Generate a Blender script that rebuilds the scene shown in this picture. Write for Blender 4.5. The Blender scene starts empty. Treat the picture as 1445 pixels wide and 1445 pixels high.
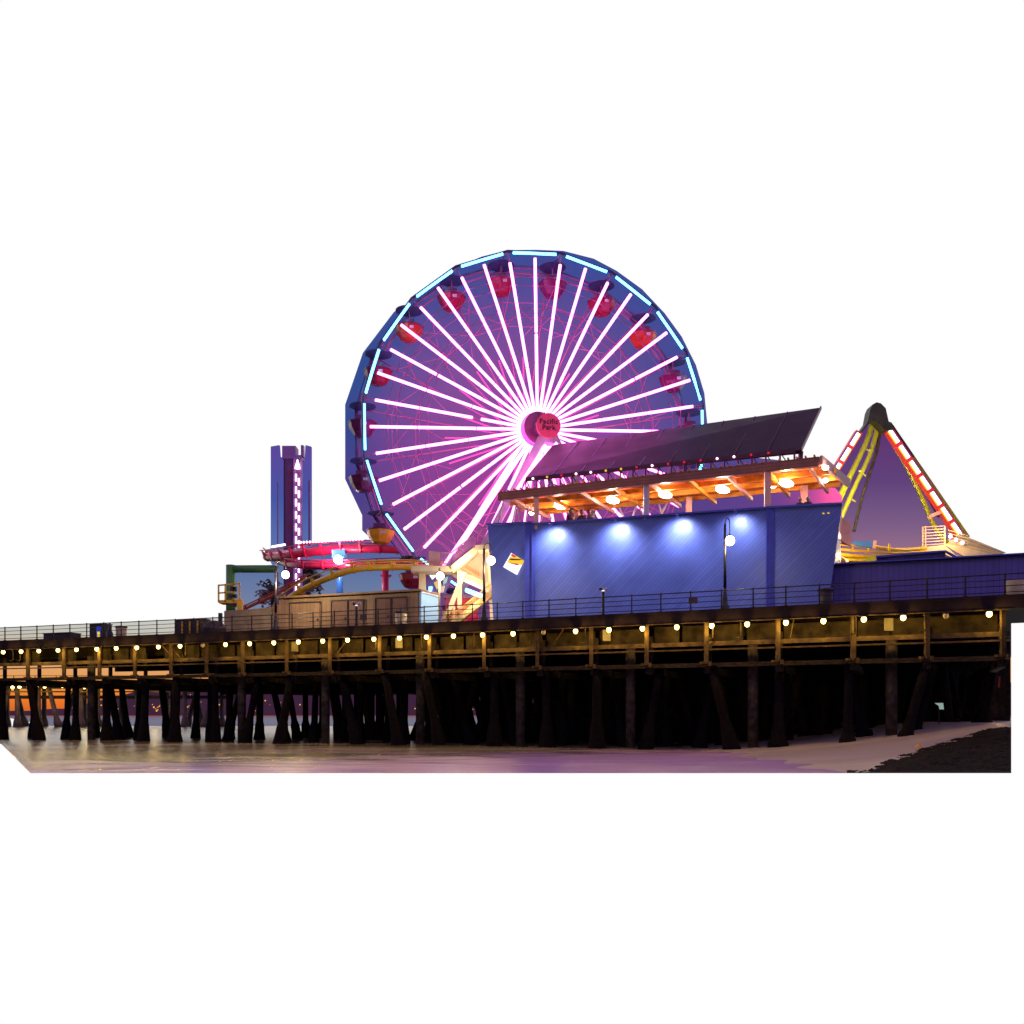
import bpy, math, random
from mathutils import Vector, Matrix
random.seed(7)
C = bpy.data.collections.new("pier_scene"); bpy.context.scene.collection.children.link(C)
SC = bpy.context.scene
# ------------------------------------------------------------------ camera
F, U0, VH, H = 1300.0, 722.5, 1009.0, 1.8          # focal in px of the 1445 photo, principal column, horizon row, eye height
cam = bpy.data.objects.new("camera", bpy.data.cameras.new("camera")); SC.collection.objects.link(cam)
cam.location = (0, 0, H); cam.rotation_euler = (math.pi/2, 0, 0)
cam.data.sensor_width = 36; cam.data.lens = 36*F/1445; cam.data.shift_y = (VH-722.5)/1445
cam.data.clip_start = .5; cam.data.clip_end = 5000; SC.camera = cam
# ------------------------------------------------------------------ world: white after-glow ahead, dusk behind the camera
W = bpy.data.worlds.new("World"); SC.world = W; W.use_nodes = True
nt = W.node_tree; nt.nodes.clear()
out = nt.nodes.new('ShaderNodeOutputWorld'); bg = nt.nodes.new('ShaderNodeBackground'); tc = nt.nodes.new('ShaderNodeTexCoord')
sp = nt.nodes.new('ShaderNodeSeparateXYZ'); mr = nt.nodes.new('ShaderNodeMapRange'); mx = nt.nodes.new('ShaderNodeMix'); mx.data_type = 'RGBA'
mr.inputs[1].default_value = .42; mr.inputs[2].default_value = .52      # the white glow ends overhead, where the dusk is dark
nt.links.new(tc.outputs['Generated'], sp.inputs[0]); nt.links.new(sp.outputs['Y'], mr.inputs[0]); 
zc = nt.nodes.new('ShaderNodeMapRange'); zc.inputs[1].default_value = .64; zc.inputs[2].default_value = .70; zc.inputs[3].default_value = 1; zc.inputs[4].default_value = 0; nt.links.new(sp.outputs['Z'], zc.inputs[0])
mm = nt.nodes.new('ShaderNodeMath'); mm.operation = 'MULTIPLY'; nt.links.new(mr.outputs[0], mm.inputs[0]); nt.links.new(zc.outputs[0], mm.inputs[1]); nt.links.new(mm.outputs[0], mx.inputs['Factor'])
mx.inputs['A'].default_value = (.50, .42, .88, 1); mx.inputs['B'].default_value = (1, 1, 1, 1)
mz = nt.nodes.new('ShaderNodeMapRange'); mz.inputs[1].default_value = -.05; mz.inputs[2].default_value = .55; nt.links.new(sp.outputs['Z'], mz.inputs[0])
m2 = nt.nodes.new('ShaderNodeMix'); m2.data_type = 'RGBA'; m2.inputs['A'].default_value = (.012, .009, .016, 1); nt.links.new(mz.outputs[0], m2.inputs['Factor'])
m2.inputs['B'].default_value = mx.inputs['A'].default_value; m3 = nt.nodes.new('ShaderNodeMix'); m3.data_type = 'RGBA'; ze = nt.nodes.new('ShaderNodeMapRange'); ze.inputs[1].default_value = .5; ze.inputs[2].default_value = .8; nt.links.new(sp.outputs['Z'], ze.inputs[0]); nt.links.new(ze.outputs[0], m3.inputs['Factor'])
nt.links.new(m2.outputs['Result'], m3.inputs['A']); m3.inputs['B'].default_value = (.24, .12, .25, 1); nt.links.new(m3.outputs['Result'], mx.inputs['A'])   # the beach behind the camera is dark
nt.links.new(mx.outputs['Result'], bg.inputs['Color']); bg.inputs['Strength'].default_value = 1.0
nt.links.new(bg.outputs[0], out.inputs[0])
SC.view_settings.view_transform = 'Standard'; SC.view_settings.look = 'None'; SC.view_settings.exposure = 0
def sun_lamp():
    l = bpy.data.lights.new("sun", 'SUN'); l.energy = .12; l.angle = math.radians(20); l.color = (.62, .55, 1)
    o = bpy.data.objects.new("sun", l); SC.collection.objects.link(o); o.rotation_euler = (math.radians(58), 0, math.radians(-18))
sun_lamp()
# ------------------------------------------------------------------ materials
def mat(name, col, rough=.6, metal=0, noise=0, nscale=3, emit=None, es=0, bump=0, spec=.5, plank=None, col2=None):
    m = bpy.data.materials.new(name); m.use_nodes = True; n = m.node_tree.nodes; L = m.node_tree.links
    b = n['Principled BSDF']; b.inputs['Base Color'].default_value = (*col, 1); b.inputs['Roughness'].default_value = rough
    b.inputs['Metallic'].default_value = metal; b.inputs['Specular IOR Level'].default_value = spec
    t = n.new('ShaderNodeTexCoord'); src = None; hgt = None
    if emit: b.inputs['Emission Color'].default_value = (*emit, 1); b.inputs['Emission Strength'].default_value = es
    if noise:
        z = n.new('ShaderNodeTexNoise'); z.inputs['Scale'].default_value = nscale; z.inputs['Detail'].default_value = 6; L.new(t.outputs['Object'], z.inputs['Vector'])
        r = n.new('ShaderNodeMapRange'); r.inputs[1].default_value = .3; r.inputs[2].default_value = .7; L.new(z.outputs['Fac'], r.inputs[0])
        k = n.new('ShaderNodeMix'); k.data_type = 'RGBA'; L.new(r.outputs[0], k.inputs['Factor'])
        k.inputs['A'].default_value = (*[c*(1-noise) for c in col], 1); k.inputs['B'].default_value = (*(col2 or [min(1, c*(1+noise)) for c in col]), 1)
        src = k.outputs['Result']; hgt = z.outputs['Fac']
        rr = n.new('ShaderNodeMapRange'); rr.inputs[3].default_value = max(.03, rough-.12); rr.inputs[4].default_value = min(1, rough+.15); L.new(z.outputs['Fac'], rr.inputs[0]); L.new(rr.outputs[0], b.inputs['Roughness'])
    if plank:                                           # (direction, spacing, groove width fraction, darkening)
        d, s, g, dk = plank
        v = n.new('ShaderNodeVectorMath'); v.operation = 'DOT_PRODUCT'; v.inputs[1].default_value = [c/s for c in d]; L.new(t.outputs['Object'], v.inputs[0])
        f = n.new('ShaderNodeMath'); f.operation = 'FRACT'; L.new(v.outputs['Value'], f.inputs[0])
        fl = n.new('ShaderNodeMath'); fl.operation = 'FLOOR'; L.new(v.outputs['Value'], fl.inputs[0])
        wn = n.new('ShaderNodeTexWhiteNoise'); wn.noise_dimensions = '1D'; L.new(fl.outputs[0], wn.inputs['W'])
        lt = n.new('ShaderNodeMath'); lt.operation = 'LESS_THAN'; L.new(f.outputs[0], lt.inputs[0]); lt.inputs[1].default_value = g
        k2 = n.new('ShaderNodeMix'); k2.data_type = 'RGBA'; L.new(lt.outputs[0], k2.inputs['Factor'])
        hs = n.new('ShaderNodeHueSaturation'); vr = n.new('ShaderNodeMapRange'); vr.inputs[3].default_value = .92; vr.inputs[4].default_value = 1.06
        L.new(wn.outputs['Value'], vr.inputs[0]); L.new(vr.outputs[0], hs.inputs['Value'])
        if src: L.new(src, hs.inputs['Color'])
        else: hs.inputs['Color'].default_value = (*col, 1)
        L.new(hs.outputs[0], k2.inputs['A']); k2.inputs['B'].default_value = (*[c*dk for c in col], 1)
        src = k2.outputs['Result']; inv = n.new('ShaderNodeMath'); inv.operation = 'SUBTRACT'; inv.inputs[0].default_value = 1; L.new(lt.outputs[0], inv.inputs[1]); hgt = inv.outputs[0]
    if src: L.new(src, b.inputs['Base Color'])
    if bump and hgt:
        bp = n.new('ShaderNodeBump'); bp.inputs['Strength'].default_value = bump; bp.inputs['Distance'].default_value = .05
        L.new(hgt, bp.inputs['Height']); L.new(bp.outputs[0], b.inputs['Normal'])
    return m
def glow(name, col, s):
    return mat(name, (.02, .02, .02), .5, emit=col, es=s)
def sky_mat(name, stops, z0, z1, alb=0.0, es=1.0):
    m = bpy.data.materials.new(name); m.use_nodes = True; n = m.node_tree.nodes; L = m.node_tree.links; b = n['Principled BSDF']
    b.inputs['Base Color'].default_value = (alb, alb*.06, alb*.26, 1); b.inputs['Roughness'].default_value = 1; b.inputs['Specular IOR Level'].default_value = 0
    g = n.new('ShaderNodeNewGeometry'); s = n.new('ShaderNodeSeparateXYZ'); L.new(g.outputs['Position'], s.inputs[0])
    r = n.new('ShaderNodeMapRange'); r.inputs[1].default_value = z0; r.inputs[2].default_value = z1; L.new(s.outputs['Z'], r.inputs[0])
    c = n.new('ShaderNodeValToRGB'); L.new(r.outputs[0], c.inputs[0])
    while len(c.color_ramp.elements) < len(stops): c.color_ramp.elements.new(.5)
    for e, (p, col) in zip(c.color_ramp.elements, stops): e.position = p; e.color = (*col, 1)
    L.new(c.outputs[0], b.inputs['Emission Color']); b.inputs['Emission Strength'].default_value = es
    return m
M = dict(
 deck=mat('dark_fascia', (.022, .013, .013), .8, spec=.12, noise=.5, nscale=1.5, bump=.3),
 timber=mat('weathered_timber', (.03, .021, .014), .85, spec=.1, noise=.6, nscale=4, bump=.5),
 beam=mat('beam_timber', (.075, .044, .015), .7, spec=.2, noise=.5, nscale=3, bump=.4),
 panelw=mat('stringer_boards', (.038, .027, .015), .85, spec=.1, noise=.65, nscale=1.8, bump=.4),
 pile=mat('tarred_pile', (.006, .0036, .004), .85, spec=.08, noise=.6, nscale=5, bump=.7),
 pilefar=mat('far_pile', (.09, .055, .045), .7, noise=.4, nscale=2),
 conc=mat('concrete_sleeve', (.06, .045, .032), .9, spec=.1, noise=.5, nscale=3, bump=.3),
 iron=mat('black_iron', (.018, .016, .02), .35, metal=.3, noise=.3, nscale=6),
 bluew=mat('blue_siding', (.11, .15, .50), .42, noise=.16, nscale=.5, plank=((.62, -.26, -.70), .19, .09, .55), bump=.35),
 blueplain=mat('blue_trim', (.075, .09, .46), .35, noise=.1, nscale=2),
 bluelow=mat('blue_ribbed_wall', (.12, .085, .33), .45, noise=.12, nscale=.4, plank=((.93, -.37, 0), .28, .10, .55), bump=.3),
 roof=mat('dark_roof_panels', (.028, .009, .028), .42, spec=.22, noise=.3, nscale=.7, plank=((.86, -.36, -.75), 2.1, .018, .3), bump=.2),
 maroon=mat('maroon_steel', (.11, .02, .035), .4, noise=.3, nscale=2),
 brownst=mat('brown_beam', (.36, .12, .06), .45, noise=.2, nscale=2, plank=((0, 0, 1), .19, .15, .5)),
 orangec=mat('orange_ceiling', (.85, .20, .05), .5, noise=.25, nscale=1.2, plank=((.92, -.39, 0), .5, .12, .5), bump=.3),
 orangeb=mat('orange_rafter', (.8, .33, .03), .5, noise=.2, nscale=2),
 salmon=mat('salmon_post', (.8, .42, .33), .5, noise=.12, nscale=2),
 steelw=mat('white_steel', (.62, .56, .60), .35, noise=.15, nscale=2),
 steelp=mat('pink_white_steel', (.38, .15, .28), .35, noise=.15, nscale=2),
 steeld=mat('rim_steel', (.10, .12, .25), .35, metal=.4, noise=.3, nscale=2),
 hub=mat('hub_steel', (.42, .12, .30), .4, noise=.2, nscale=2),
 signr=mat('red_sign_face', (.85, .05, .13), .4, noise=.08, nscale=.5, emit=(1, .06, .2), es=.35),
 ink=mat('navy_lettering', (.02, .01, .08), .5),
 red=mat('red_track_paint', (.80, .02, .09), .3, noise=.12, nscale=1.5),
 redd=mat('rusty_red_track', (.42, .07, .03), .4, noise=.3, nscale=2),
 yellow=mat('yellow_track_paint', (.82, .50, .02), .32, noise=.15, nscale=1.5),
 olive=mat('olive_track_paint', (.40, .40, .012), .35, noise=.15, nscale=1.5, emit=(.5, .45, .02), es=0),
 greenp=mat('green_pipe', (.08, .26, .06), .3, noise=.15, nscale=1),
 bluep=mat('blue_column', (.06, .22, .60), .3, noise=.1, nscale=1),
 yellift=mat('yellow_lift', (.80, .42, .01), .4, noise=.15, nscale=4),
 wood=mat('brown_boards', (.30, .17, .08), .6, noise=.28, nscale=1.1, plank=((.93, -.37, 0), .30, .08, .55), bump=.35),
 woodr=mat('red_brown_doors', (.20, .09, .05), .6, noise=.25, nscale=1.5, plank=((.93, -.37, 0), .17, .10, .5), bump=.35),
 woodl=mat('tan_boards', (.36, .25, .12), .6, noise=.25, nscale=1.3, plank=((.93, -.37, 0), 1.9, .012, .4), bump=.3),
 ltblue=mat('pale_blue_wall', (.32, .52, .72), .5, noise=.06, nscale=1),
 cream=mat('cream_plaster', (.72, .55, .32), .5, noise=.12, nscale=1.5),
 paleb=mat('pale_plank', (.16, .13, .07), .7, noise=.3, nscale=3), beige=mat('beige_bin', (.52, .40, .18), .5, noise=.2, nscale=2),
 dark=mat('dark_box', (.035, .022, .02), .6, noise=.3, nscale=3),
 tower=mat('purple_tower', (.20, .05, .20), .5, noise=.15, nscale=.6),
 towerl=mat('lilac_tower', (.45, .18, .50), .5, noise=.1, nscale=.8),
 towred=mat('dim_red_letter', (.5, .02, .04), .5),
 gondr=mat('red_fibreglass', (.24, .012, .035), .28, noise=.15, nscale=2),
 gondy=mat('yellow_fibreglass', (.80, .36, .03), .28, noise=.15, nscale=2),
 gondo=mat('orange_fibreglass', (.40, .05, .012), .28, noise=.15, nscale=2),
 gondm=mat('maroon_fibreglass', (.15, .015, .08), .28, noise=.15, nscale=2),
 signw=glow('lit_white_sign', (1, .95, .92), 1.4), signy=glow('lit_yellow_sign', (1, .62, .02), 1.0),
 skin=mat('skin', (.35, .18, .12), .6), cloth=mat('dark_clothes', (.05, .02, .07), .8, noise=.3), 
 white=glow('warm_white_bulb', (1, .86, .62), 14), yel=glow('sodium_bulb', (1, .70, .16), 9), flood=glow('flood_bulb', (1, .90, .84), 16),
 pink=glow('pink_neon', (1, .17, .70), 9), bluen=glow('blue_neon', (.10, .55, 1), 7.5), blued=glow('dim_blue_neon', (.03, .22, .6), .7),
 dots=glow('pinkish_bulbs', (1, .72, .95), 4), ledw=glow('white_led_bars', (1, .93, .8), 4), ledy=glow('yellow_led', (1, .55, 0), 1.3), ledb=glow('blue_led', (.06, .08, .9), .45), ledr=glow('red_led', (1, .01, .05), .8),
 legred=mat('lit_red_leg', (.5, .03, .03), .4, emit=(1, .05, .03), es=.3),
 goldrail=mat('golden_rail_paint', (.50, .30, .05), .4, noise=.2, nscale=3),
 pinkd=glow('added_magenta_glow', (1, .06, .45), 1.3),
 cityl=glow('town_lights', (1, .42, .04), 1.6), hill=mat('dark_hill', (.035, .018, .035), 1, noise=.3, nscale=.02, emit=(.10, .035, .08), es=.35),
 palm=mat('palm_frond', (.26, .19, .15), .6, noise=.3, nscale=3), trunk=mat('palm_trunk', (.12, .07, .04), .8, noise=.4, nscale=5, bump=.5),
)
# ------------------------------------------------------------------ geometry helpers
def P(u, v, Y): return Vector(((u-U0)/F*Y, Y, H+(VH-v)/F*Y))       # a point of the place seen at (u, v) and Y metres away
def frontY(x): return 51.4 - .4455*x - .0010*x*x
NX, NY = .400, .917                                                # inland direction of the pier
def at(u, d, z=None, v=None):                                      # point d metres inland of the deck edge on the sight line u
    lo, hi = 10., 400.
    for _ in range(50):
        Y = (lo+hi)/2; X = (u-U0)/F*Y
        if Y > frontY(X-NX*d)+NY*d: hi = Y
        else: lo = Y
    return Vector((X, Y, z if v is None else H+(VH-v)/F*Y))
def fp(x, d, z): return Vector((x+NX*d, frontY(x)+NY*d, z))        # point from position along the edge
class MB:
    def __init__(s): s.v = []; s.f = []
    def add(s, vs, fs): o = len(s.v); s.v += [Vector(p) for p in vs]; s.f += [[i+o for i in f] for f in fs]; return s
    def hexa(s, a): return s.add(a, [(0,3,2,1),(4,5,6,7),(0,1,5,4),(1,2,6,5),(2,3,7,6),(3,0,4,7)])
    def box(s, c, sz, ax=None):
        c = Vector(c); ax = ax or (Vector((1,0,0)), Vector((0,1,0)), Vector((0,0,1))); x, y, z = [ax[i]*sz[i]/2 for i in range(3)]
        return s.hexa([c-x-y-z, c+x-y-z, c+x+y-z, c-x+y-z, c-x-y+z, c+x-y+z, c+x+y+z, c-x+y+z])
    def beam(s, a, b, w, h, up=Vector((0,0,1))):
        a = Vector(a); b = Vector(b); d = (b-a).normalized()
        if abs(d.dot(up)) > .98: up = Vector((0,1,0))
        x = d.cross(up).normalized()*w/2; y = x.cross(d).normalized()*h/2
        return s.hexa([a-x-y, a+x-y, a+x+y, a-x+y, b-x-y, b+x-y, b+x+y, b-x+y])
    def ring(s, c, d, r, n, squash=1):
        d = d.normalized(); up = Vector((0,0,1)) if abs(d.z) < .95 else Vector((0,1,0)); x = d.cross(up).normalized(); y = x.cross(d)
        return [c+x*r*math.cos(2*math.pi*i/n)+y*r*squash*math.sin(2*math.pi*i/n) for i in range(n)]
    def path(s, pts, r, n=8, closed=False):
        pts = [Vector(p) for p in pts]; rs = r if isinstance(r, (list, tuple)) else [r]*len(pts); o = len(s.v); m = len(pts)
        for i, p in enumerate(pts):
            d = (pts[(i+1) % m] if closed or i < m-1 else p)-(pts[i-1] if closed or i > 0 else p)
            s.v += s.ring(p, d, rs[i], n)
        for i in range(m if closed else m-1):
            for j in range(n): s.f.append([o+i*n+j, o+i*n+(j+1) % n, o+((i+1) % m)*n+(j+1) % n, o+((i+1) % m)*n+j])
        if not closed: s.f.append([o+j for j in range(n)][::-1]); s.f.append([o+(m-1)*n+j for j in range(n)])
        return s
    def tube(s, a, b, r, r2=None, n=8): return s.path([a, b], [r, r if r2 is None else r2], n)
    def prism(s, poly, ext):
        n = len(poly); ext = Vector(ext); poly = [Vector(p) for p in poly]
        return s.add(poly+[p+ext for p in poly], [list(range(n)), [n+i for i in range(n)][::-1]]+[[i, n+i, n+(i+1) % n, (i+1) % n] for i in range(n)])
    def lathe(s, prof, c, n=14, jit=0):                            # profile (r, z) from bottom to top
        c = Vector(c); o = len(s.v)
        for r, z in prof:
            for j in range(n):
                q = r*(1+random.uniform(-jit, jit)); s.v.append(c+Vector((q*math.cos(2*math.pi*j/n), q*math.sin(2*math.pi*j/n), z)))
        for i in range(len(prof)-1):
            for j in range(n): s.f.append([o+i*n+j, o+i*n+(j+1) % n, o+(i+1)*n+(j+1) % n, o+(i+1)*n+j])
        s.f.append([o+j for j in range(n)][::-1]); s.f.append([o+(len(prof)-1)*n+j for j in range(n)]); return s
    def ball(s, c, r, n=12, k=7, sz=1):
        return s.lathe([(max(.001, r*math.sin(math.pi*i/k)), -r*sz*math.cos(math.pi*i/k)) for i in range(k+1)], c, n)
    def build(s, name, m, parent=None, smooth=False, bevel=0):
        if parent is not None:
            o0 = parent_world(parent)
        else:
            xs = [p.x for p in s.v]; ys = [p.y for p in s.v]; zs = [p.z for p in s.v]; o0 = Vector(((min(xs)+max(xs))/2, (min(ys)+max(ys))/2, min(zs)))
        me = bpy.data.meshes.new(name); me.from_pydata([p-o0 for p in s.v], [], s.f); me.update()
        import bmesh
        bm = bmesh.new(); bm.from_mesh(me); bmesh.ops.recalc_face_normals(bm, faces=bm.faces); bm.to_mesh(me); bm.free()
        if m: me.materials.append(M[m] if isinstance(m, str) else m)
        if smooth:
            for p in me.polygons: p.use_smooth = len(p.vertices) == 4
        o = bpy.data.objects.new(name, me); C.objects.link(o)
        if parent is not None: o.parent = parent
        else: o.location = o0
        if bevel: b = o.modifiers.new('bevel', 'BEVEL'); b.width = bevel; b.segments = 1
        return o
def parent_world(p):
    l = Vector(p.location)
    while p.parent: p = p.parent; l += Vector(p.location)
    return l
def tag(o, label=None, cat=None, group=None, kind=None):
    for k, x in (('label', label), ('category', cat), ('group', group), ('kind', kind)):
        if x: o[k] = x
    return o
def thing(name, loc, label, cat, group=None):
    o = bpy.data.objects.new(name, None); C.objects.link(o); o.location = loc; o.empty_display_size = .3; return tag(o, label, cat, group)
def copy_tree(o, loc, label=None):
    r = o.copy(); C.objects.link(r); r.location = loc
    if label: r['label'] = label
    for ch in [c for c in C.objects if c.parent == o]:
        c = ch.copy(); C.objects.link(c); c.parent = r
        for g in [g for g in C.objects if g.parent == ch]:
            d = g.copy(); C.objects.link(d); d.parent = c
    return r
def lamp(name, loc, e, col, r=.1, kind='POINT', parent=None, rot=None, ang=None, blend=.6):
    l = bpy.data.lights.new(name, kind); l.energy = e; l.color = col; l.shadow_soft_size = r
    if ang: l.spot_size = math.radians(ang); l.spot_blend = blend
    o = bpy.data.objects.new(name, l); C.objects.link(o); o.location = Vector(loc)-(parent_world(parent) if parent else Vector())
    if parent: o.parent = parent
    if rot is not None: o.rotation_euler = rot
    return o
def look(dirv): return Vector(dirv).to_track_quat('-Z', 'Y').to_euler()
def letters(name, s, size, mtx, m, parent, ext=.01, spacing=1):
    cu = bpy.data.curves.new(name, 'FONT'); cu.body = s; cu.size = size; cu.extrude = ext; cu.align_x = 'CENTER'; cu.align_y = 'CENTER'; cu.space_line = .85; cu.space_character = spacing; cu.offset = size*.02
    t = bpy.data.objects.new(name+'_curve', cu); SC.collection.objects.link(t); bpy.context.view_layer.update()
    me = bpy.data.meshes.new_from_object(t); bpy.data.objects.remove(t)
    mm = Matrix.Translation(-parent_world(parent)) @ mtx; me.transform(mm); me.materials.clear(); me.materials.append(M[m])
    o = bpy.data.objects.new(name, me); C.objects.link(o); o.parent = parent; return o
# ------------------------------------------------------------------ SETTING: sea, beach, hills, the remaining pieces of evening sky
def near_v(u): return 1048+u if u < 43 else 1091
def beach(x): return min(1.42, beach0(x))
def beach0(x): return -.55 + .62/(1+math.exp(-(x-5)/3.)) + (.0 if x < 9 else .0105*(x-9)**1.9)
def sheet(name, mtl, us, zf, far, ymin=None):
    mb = MB(); cols = []
    for u in us:
        k = (u-U0)/F
        lo, hi = 12., 80.
        for _ in range(40):
            Y = (lo+hi)/2
            if (H-zf(k*Y, Y, True))*F/Y > near_v(u)-VH: lo = Y
            else: hi = Y
        ys = [lo+(far-lo)*(j/90.)**2.2 for j in range(91)]
        cols.append([(k*y, y, zf(k*y, y, True)+(zf(k*y, y, False)-zf(k*y, y, True))*min(1, (y-lo)/5)) for y in ys])
    vs = [p for c in cols for p in c]; n = 91
    fs = [[i*n+j, (i+1)*n+j, (i+1)*n+j+1, i*n+j+1] for i in range(len(us)-1) for j in range(n-1)]
    mb.add(vs, fs); return mb.build(name, mtl, smooth=True)
def water_mat(name, c1, c2, rough, bs, stretch=.25, scale=1.2, spec=.5, neon_foam=None):
    m = bpy.data.materials.new(name); m.use_nodes = True; n = m.node_tree.nodes; L = m.node_tree.links; b = n['Principled BSDF']
    t = n.new('ShaderNodeTexCoord'); mp = n.new('ShaderNodeMapping'); mp.inputs['Scale'].default_value = (stretch, 1, 1); L.new(t.outputs['Object'], mp.inputs[0])
    z = n.new('ShaderNodeTexNoise'); z.inputs['Scale'].default_value = scale; z.inputs['Detail'].default_value = 8; z.inputs['Distortion'].default_value = .6; L.new(mp.outputs[0], z.inputs['Vector'])
    y = n.new('ShaderNodeTexNoise'); y.inputs['Scale'].default_value = scale*.22; y.inputs['Detail'].default_value = 5; L.new(mp.outputs[0], y.inputs['Vector'])
    r = n.new('ShaderNodeMapRange'); r.inputs[1].default_value = .40; r.inputs[2].default_value = .62; L.new(y.outputs['Fac'], r.inputs[0])
    k = n.new('ShaderNodeMix'); k.data_type = 'RGBA'; k.inputs['A'].default_value = (*c1, 1); k.inputs['B'].default_value = (*c2, 1); L.new(r.outputs[0], k.inputs['Factor'])
    fin = k.outputs['Result']
    if neon_foam:        # broken surf, violet neon light painted in, lies in the shallows nearest the beach, right of the open water
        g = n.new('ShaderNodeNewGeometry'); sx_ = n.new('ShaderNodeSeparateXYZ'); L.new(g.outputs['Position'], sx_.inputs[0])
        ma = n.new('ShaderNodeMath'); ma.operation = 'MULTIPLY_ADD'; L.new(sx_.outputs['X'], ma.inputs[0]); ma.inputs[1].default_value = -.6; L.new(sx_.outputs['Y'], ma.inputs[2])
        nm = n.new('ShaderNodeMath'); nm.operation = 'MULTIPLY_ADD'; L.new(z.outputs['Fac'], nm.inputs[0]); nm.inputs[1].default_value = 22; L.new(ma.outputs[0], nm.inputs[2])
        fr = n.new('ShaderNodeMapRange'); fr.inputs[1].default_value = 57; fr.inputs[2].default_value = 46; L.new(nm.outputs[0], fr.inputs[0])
        k3 = n.new('ShaderNodeMix'); k3.data_type = 'RGBA'; L.new(fr.outputs[0], k3.inputs['Factor']); L.new(fin, k3.inputs['A']); k3.inputs['B'].default_value = (*neon_foam, 1); fin = k3.outputs['Result']
    L.new(fin, b.inputs['Base Color']); b.inputs['Roughness'].default_value = rough; b.inputs['Specular IOR Level'].default_value = spec
    bp = n.new('ShaderNodeBump'); bp.inputs['Strength'].default_value = bs; bp.inputs['Distance'].default_value = .25; L.new(z.outputs['Fac'], bp.inputs['Height']); L.new(bp.outputs[0], b.inputs['Normal'])
    return m
random.seed(3)
us = [0, 5, 11, 17, 23, 29, 35, 40, 43]+[43+(i+1)*1384/108 for i in range(108)]
wv = lambda x, y, q: 0.0 if q else .03*math.sin(x*.7+y*.9)+.02*math.sin(y*2.1-x*.5)
w = sheet('water', water_mat('lamp_tinted_surf', (.060, .048, .030), (.34, .28, .17), .22, .5, neon_foam=(.64, .38, .62)), us, wv, 150); tag(w, kind='structure')  # yellow patches and violet surf hold lamp and neon light in their colour
mb = MB(); mb.add([(-75, 150, 0), (.5419*150, 150, 0), (.5419*1500, 1500, 0), (-835, 1500, 0)], [(0, 1, 2, 3)])
w2 = mb.build('sea', water_mat('far_sea', (.05, .07, .16), (.10, .12, .26), .5, .15, scale=.05, spec=.15)); tag(w2, kind='structure')
sand_us = [820+i*607/120 for i in range(121)]
def sz(x, y, q): return max(beach(x), -.5) + (0 if q else .02*math.sin(x*1.3)*math.sin(y*1.1))
s1 = sheet('sand', water_mat('wet_sand', (.30, .22, .22), (.50, .42, .38), .38, .2, stretch=.18, scale=1.0), sand_us, sz, 100); tag(s1, kind='structure')
# churned dark sand bank at lower right
def mound():
    mb = MB(); n = 120; m_ = 130; vs = []
    from mathutils import noise
    for i in range(n+1):
        u = 1195+232*i/n; k = (u-U0)/F
        for j in range(m_+1):
            v = 1091-70*(j/m_)
            # outline of the bank in plan, from its toe at lower left to the pier
            lo, hi = 8., 60.
            a = (u-1225)/175.; edge = 1088-60*max(0, min(1, a))**.8
            h = max(-.25, min(.16, (v-edge)*.012))
            for _ in range(30):
                Y = (lo+hi)/2
                if (H-beach(k*Y)-h)*F/Y > v-VH: lo = Y
                else: hi = Y
            X = k*lo
            nz = noise.fractal(Vector((X*1.6, lo*.8, 0)), 1.0, 2.2, 6)*.09+noise.fractal(Vector((X*6, lo*5, 3)), .8, 2.2, 5)*.05
            vs.append((X, lo, beach(X)+h+nz*(1 if h > 0 else .4)*min(1, abs(1091-v)/4)))
    fs = [[i*(m_+1)+j, (i+1)*(m_+1)+j, (i+1)*(m_+1)+j+1, i*(m_+1)+j+1] for i in range(n) for j in range(m_)]
    mb.add(vs, fs); o = mb.build('sand_bank', mat('dark_churned_sand', (.009, .006, .006), .95, spec=.05, noise=.6, nscale=5, bump=.8), smooth=True); tag(o, kind='structure')
mound()
def skypiece(name, poly, Y, stops, v0, v1, alb=0., axis=(0, 1, 0), th=.4, planar=None):
    pts = []
    for u, v in poly:
        yy = Y if planar is None else planar(u)
        pts.append(P(u, v, yy))
    z0, z1 = P(0, v1, Y).z, P(0, v0, Y).z
    o = MB().prism(pts, Vector(axis)*th).build(name, sky_mat(name+'_dusk', stops, z0, z1, alb)); tag(o, kind='structure'); return o
# low western sky seen through and under the pier (orange at the horizon, pale above)
OR = (.86, .20, .022); PE = (.62, .46, .34); GB = (.19, .22, .33)
skypiece('sky', [(-60, 1012), (-60, 889), (0, 885.5), (242, 874), (316, 870), (330, 885), (1427, 890), (1427, 1012)], 1450, [(0, (.62, .11, .02)), (.16, OR), (.30, (.80, .30, .06)), (.52, (.76, .40, .17)), (.66, (.66, .46, .28)), (.80, (.56, .52, .44)), (1, (.60, .62, .60))], 870, 1009, th=4)
BL = (.001, .072, .27)
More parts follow.
